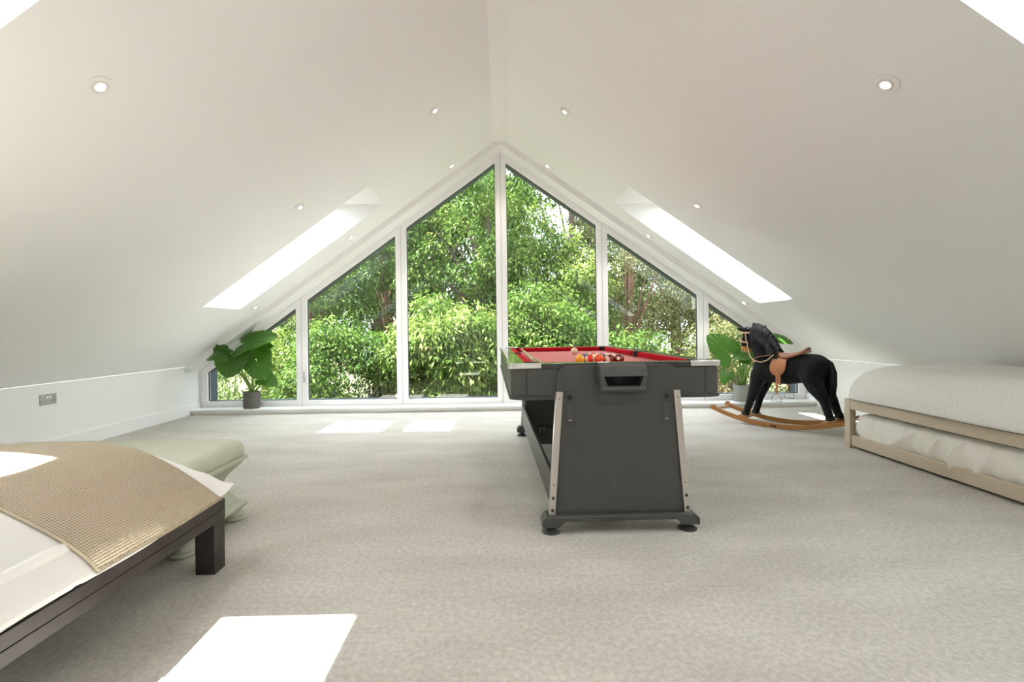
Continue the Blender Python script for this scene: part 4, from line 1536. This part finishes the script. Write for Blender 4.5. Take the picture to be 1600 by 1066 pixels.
# ------------------------------------------------------------------ trees outside
L_GREEN = leaf_mat('leaf_green', (0.030, 0.080, 0.012), (0.100, 0.195, 0.030), (0.28, 0.36, 0.085))
L_LIME = leaf_mat('leaf_lime', (0.065, 0.140, 0.02), (0.185, 0.290, 0.05), (0.46, 0.50, 0.17))
L_OLIVE = leaf_mat('leaf_olive', (0.040, 0.070, 0.016), (0.140, 0.170, 0.05), (0.32, 0.28, 0.13))
M_bark = mat('grey_brown_bark', (0.09, 0.065, 0.045), 0.9, noise=(7, (0.16, 0.12, 0.09)), bump=(14, 0.7, 0.03))
M_bark2 = mat('reddish_bark', (0.17, 0.085, 0.055), 0.9, noise=(7, (0.26, 0.15, 0.10)), bump=(14, 0.7, 0.03))

def leaf_cloud(name, centres, radii, per, L, Wd, m, parent, rng, droop=0.5, shift=0.0):
    n = len(centres) * per
    c = np.repeat(np.asarray(centres), per, axis=0)
    r = np.repeat(np.asarray(radii), per)[:, None]
    g = rng.normal(size=(n, 3))
    g /= np.linalg.norm(g, axis=1)[:, None]
    rad = rng.uniform(0.25, 1.0, size=(n, 1)) ** 0.6
    off = g * rad * r
    off[:, 2] *= 0.75
    p = c + off
    d = g * 0.7 + rng.normal(size=(n, 3)) * 0.45
    d[:, 2] -= droop
    d /= np.linalg.norm(d, axis=1)[:, None]
    up = rng.normal(size=(n, 3)) * 0.45 + np.array([0, 0, 1.0])
    w = np.cross(d, up)
    w /= np.linalg.norm(w, axis=1)[:, None] + 1e-9
    nn = np.cross(w, d)
    s = rng.uniform(0.65, 1.25, size=(n, 1))
    l, wd = L * s, Wd * s
    v = np.empty((n, 4, 3))
    v[:, 0] = p
    v[:, 1] = p + d * l * 0.45 + w * wd * 0.5 + nn * l * 0.06
    v[:, 2] = p + d * l - nn * l * 0.06
    v[:, 3] = p + d * l * 0.45 - w * wd * 0.5 + nn * l * 0.06
    tc = np.repeat(rng.uniform(0.15, 0.75, size=len(centres)), per)
    tone = np.clip(tc + rng.normal(size=n) * 0.20 + shift, 0, 1)
    me = bpy.data.meshes.new(name)
    me.vertices.add(n * 4)
    me.vertices.foreach_set('co', v.reshape(-1).astype(np.float32))
    me.loops.add(n * 4)
    me.loops.foreach_set('vertex_index', np.arange(n * 4, dtype=np.int32))
    me.polygons.add(n)
    me.polygons.foreach_set('loop_start', np.arange(n, dtype=np.int32) * 4)
    me.update(calc_edges=True)
    at = me.attributes.new('tone', 'FLOAT', 'POINT')
    at.data.foreach_set('value', np.repeat(tone, 4).astype(np.float32))
    o = link(name, me, m, parent)
    o['kind'] = 'stuff'
    return o

GZ = -3.0
def tree(x, d, trunk_h, crown_c, crown_r, ncl, per, L, Wd, lm, bm_, lab, seed, lean=(0, 0), tr=0.16, kind='tree', droop=0.5, shift=0.0, clr=(0.28, 0.5), shell=0.45, nbr=9):
    rng = np.random.default_rng(seed)
    per, L, Wd = int(per * 1.65), L * 0.74, Wd * 0.76
    root = thing('garden_shrub' if kind == 'shrub' else 'garden_tree', lab, kind, (x, d, GZ), group='trees and shrubs outside the gable window')
    cz = crown_c[2] - GZ
    cc = np.array([crown_c[0] - x, crown_c[1] - d, cz])
    m = MB()
    top = Vector((lean[0], lean[1], trunk_h))
    pts = []
    for k_ in range(9):
        q = k_ / 8
        pts.append((lean[0] * q + 0.10 * math.sin(3.1 * q + seed), lean[1] * q + 0.08 * math.cos(2.3 * q + seed), trunk_h * q))
    m.tube(pts, [tr * (1.25 - 0.25 * min(q / 2, 1)) * (1 - 0.55 * q / 8) for q in range(9)], 10)
    m.obj('trunk', bm_, root, smooth=60)
    g = rng.normal(size=(ncl, 3))
    g /= np.linalg.norm(g, axis=1)[:, None]
    rad = rng.uniform(shell, 1.0, size=(ncl, 1)) ** 0.7
    cen = cc + g * rad * np.array(crown_r)
    # branches run from the trunk to some of the clusters
    m = MB()
    for i in range(min(nbr, ncl)):
        e = Vector(cen[i])
        q = min(max((e.z - 0.6) / trunk_h, 0.25), 0.92) * rng.uniform(0.6, 0.95)
        s0 = Vector(pts[int(q * 8)])
        md = s0.lerp(e, 0.55) + Vector((rng.uniform(-.25, .25), rng.uniform(-.25, .25), 0.2))
        r0 = tr * 0.38 * (1 - 0.4 * q)
        bp = []
        for k_ in range(7):
            t = k_ / 6
            bp.append(s0 * (1 - t) ** 2 + md * 2 * t * (1 - t) + e * t * t)
        m.tube(bp, [r0 * (1 - 0.85 * k_ / 6) for k_ in range(7)], 6)
    m.obj('branches', bm_, root, smooth=60)
    rr_ = rng.uniform(clr[0], clr[1], size=ncl)
    leaf_cloud('foliage', cen, rr_, per, L, Wd, lm, root, rng, droop, shift)
    return root

TREES = [
 # x, d, trunk_h, crown centre, crown radii, clusters, leaves per cluster, L, W, leaf, bark, label, kwargs
 (-1.25, 9.7, 2.9, (-1.15, 9.6, 0.35), (1.15, 0.8, 1.25), 95, 120, 0.17, 0.055, L_LIME, M_bark, 'bright lime shrub with drooping leaves low in the pane left of the centre mullion', dict(kind='shrub', tr=0.06, droop=0.9, shift=0.1)),
 (-3.1, 9.6, 2.6, (-3.1, 9.5, 0.0), (1.2, 0.8, 1.15), 90, 110, 0.14, 0.05, L_GREEN, M_bark, 'dark green shrub low behind the second pane from the left', dict(kind='shrub', tr=0.06, shift=0.05)),
 (-5.4, 9.8, 2.6, (-5.3, 9.7, 0.1), (1.3, 0.8, 1.3), 95, 110, 0.11, 0.04, L_LIME, M_bark, 'yellow-green shrub behind the potted plant at the left end', dict(kind='shrub', tr=0.06)),
 (0.75, 9.9, 2.8, (0.75, 9.8, 0.5), (1.1, 0.8, 1.3), 95, 110, 0.15, 0.055, L_GREEN, M_bark, 'mid green shrub behind the pool table, right of the centre mullion', dict(kind='shrub', tr=0.06, shift=0.15)),
 (2.5, 9.9, 2.6, (2.5, 9.8, -0.2), (1.15, 0.8, 1.1), 85, 110, 0.12, 0.045, L_GREEN, M_bark, 'green shrub low behind the second pane from the right', dict(kind='shrub', tr=0.06, shift=0.05)),
 (4.9, 9.8, 2.6, (4.9, 9.7, 0.0), (1.5, 0.8, 1.25), 95, 110, 0.10, 0.04, L_OLIVE, M_bark, 'olive shrub behind the rocking horse at the right end', dict(kind='shrub', tr=0.06, shift=0.1)),
 (-0.55, 11.6, 7.0, (-0.9, 11.5, 3.1), (2.1, 1.3, 2.4), 150, 110, 0.15, 0.06, L_GREEN, M_bark, 'tall leafy tree with a straight trunk left of the centre mullion', dict(tr=0.17, lean=(0.15, 0), shift=0.1, nbr=14)),
 (-3.0, 12.2, 7.4, (-3.2, 12.2, 3.0), (1.9, 1.3, 2.5), 130, 110, 0.14, 0.055, L_GREEN, M_bark2, 'tall tree with a reddish trunk behind the second pane from the left', dict(tr=0.20, shift=0.0, nbr=12)),
 (-4.7, 11.8, 6.0, (-5.3, 11.9, 1.9), (1.8, 1.2, 2.2), 110, 110, 0.13, 0.05, L_LIME, M_bark2, 'reddish-trunked tree behind the left end of the gable window', dict(tr=0.15, nbr=10)),
 (1.35, 11.4, 5.2, (1.15, 11.5, 1.75), (1.35, 1.1, 1.55), 115, 110, 0.14, 0.055, L_LIME, M_bark, 'rounded light green tree right of the centre mullion', dict(tr=0.13, lean=(-0.4, 0), shift=0.05)),
 (2.15, 12.6, 8.5, (2.1, 12.5, 5.5), (1.9, 1.2, 1.5), 60, 70, 0.13, 0.05, L_OLIVE, M_bark, 'sparse high-branching tree against the sky right of the centre mullion', dict(tr=0.13, lean=(-0.3, 0), nbr=9)),
 (3.2, 12.0, 6.5, (3.5, 12.0, 2.4), (1.7, 1.2, 2.0), 100, 90, 0.12, 0.045, L_OLIVE, M_bark2, 'brownish twiggy tree behind the second pane from the right', dict(tr=0.16, nbr=14, shift=0.1)),
 (5.6, 12.2, 6.5, (5.8, 12.2, 2.2), (2.0, 1.2, 2.2), 110, 90, 0.12, 0.045, L_OLIVE, M_bark2, 'olive tree behind the right end of the gable window', dict(tr=0.16, nbr=16)),
 (-6.8, 16.5, 9.5, (-6.8, 16.5, 4.2), (3.0, 1.8, 4.2), 150, 100, 0.19, 0.08, L_GREEN, M_bark, 'far dark green tree behind the left side of the woods', dict(tr=0.25)),
 (-2.8, 17.0, 11.0, (-2.6, 17.0, 4.6), (3.2, 1.8, 4.8), 190, 100, 0.19, 0.08, L_GREEN, M_bark, 'far tall green tree behind the reddish trunk', dict(tr=0.28)),
 (2.4, 17.5, 6.5, (2.3, 17.5, 0.6), (2.6, 1.6, 2.6), 130, 100, 0.19, 0.08, L_GREEN, M_bark, 'far low green tree below the sky gap', dict(tr=0.22, shift=0.05)),
 (6.2, 17.0, 9.0, (6.3, 17.0, 3.4), (2.9, 1.8, 4.2), 160, 100, 0.19, 0.08, L_OLIVE, M_bark, 'far olive tree behind the right side of the woods', dict(tr=0.25, shift=-0.05)),
 (-4.9, 19.5, 13.0, (-4.9, 19.5, 6.5), (3.2, 1.6, 4.5), 190, 100, 0.22, 0.10, L_GREEN, M_bark, 'very tall far tree rising behind the left centre of the woods', dict(tr=0.30, shift=-0.05)),
 (-0.4, 20.0, 13.5, (-0.6, 20.0, 6.0), (3.0, 1.6, 5.5), 210, 100, 0.22, 0.10, L_GREEN, M_bark, 'very tall far tree rising straight behind the centre mullion', dict(tr=0.30, shift=-0.05)),
 (5.2, 20.5, 11.5, (5.4, 20.5, 4.6), (3.0, 1.6, 4.6), 190, 100, 0.22, 0.10, L_GREEN, M_bark, 'very tall far tree right of the sky gap', dict(tr=0.30, shift=-0.05)),
 (9.6, 20.0, 10.0, (9.6, 20.0, 3.8), (3.2, 1.6, 4.6), 170, 100, 0.22, 0.10, L_GREEN, M_bark, 'very tall far tree behind the olive trees on the right', dict(tr=0.30, shift=-0.05)),
 (-9.8, 20.0, 10.5, (-9.8, 20.0, 4.2), (3.4, 1.6, 4.8), 180, 100, 0.22, 0.10, L_GREEN, M_bark, 'very tall far tree at the left behind the yellow-green shrub', dict(tr=0.30, shift=-0.05)),
 (2.6, 21.0, 6.0, (2.6, 21.0, 0.2), (3.2, 1.6, 3.0), 150, 100, 0.22, 0.10, L_LIME, M_bark, 'far pale bush filling the bottom of the sky gap', dict(tr=0.22)),
 (-10.5, 15.0, 8.5, (-10.5, 15.0, 2.6), (2.6, 1.8, 3.6), 110, 100, 0.19, 0.08, L_GREEN, M_bark, 'far green tree at the left edge of the view', dict(tr=0.25)),
 (10.3, 15.5, 8.5, (10.3, 15.5, 2.4), (2.6, 1.8, 3.6), 110, 100, 0.19, 0.08, L_GREEN, M_bark, 'far green tree at the right edge of the view', dict(tr=0.25)),
]
for i, t in enumerate(TREES):
    x, d, th_, cc, cr, ncl, per, L, Wd, lm, bk, lab, kw = t
    tree(x, d, th_, cc, cr, ncl, per, L, Wd, lm, bk, lab, 100 + i, **kw)
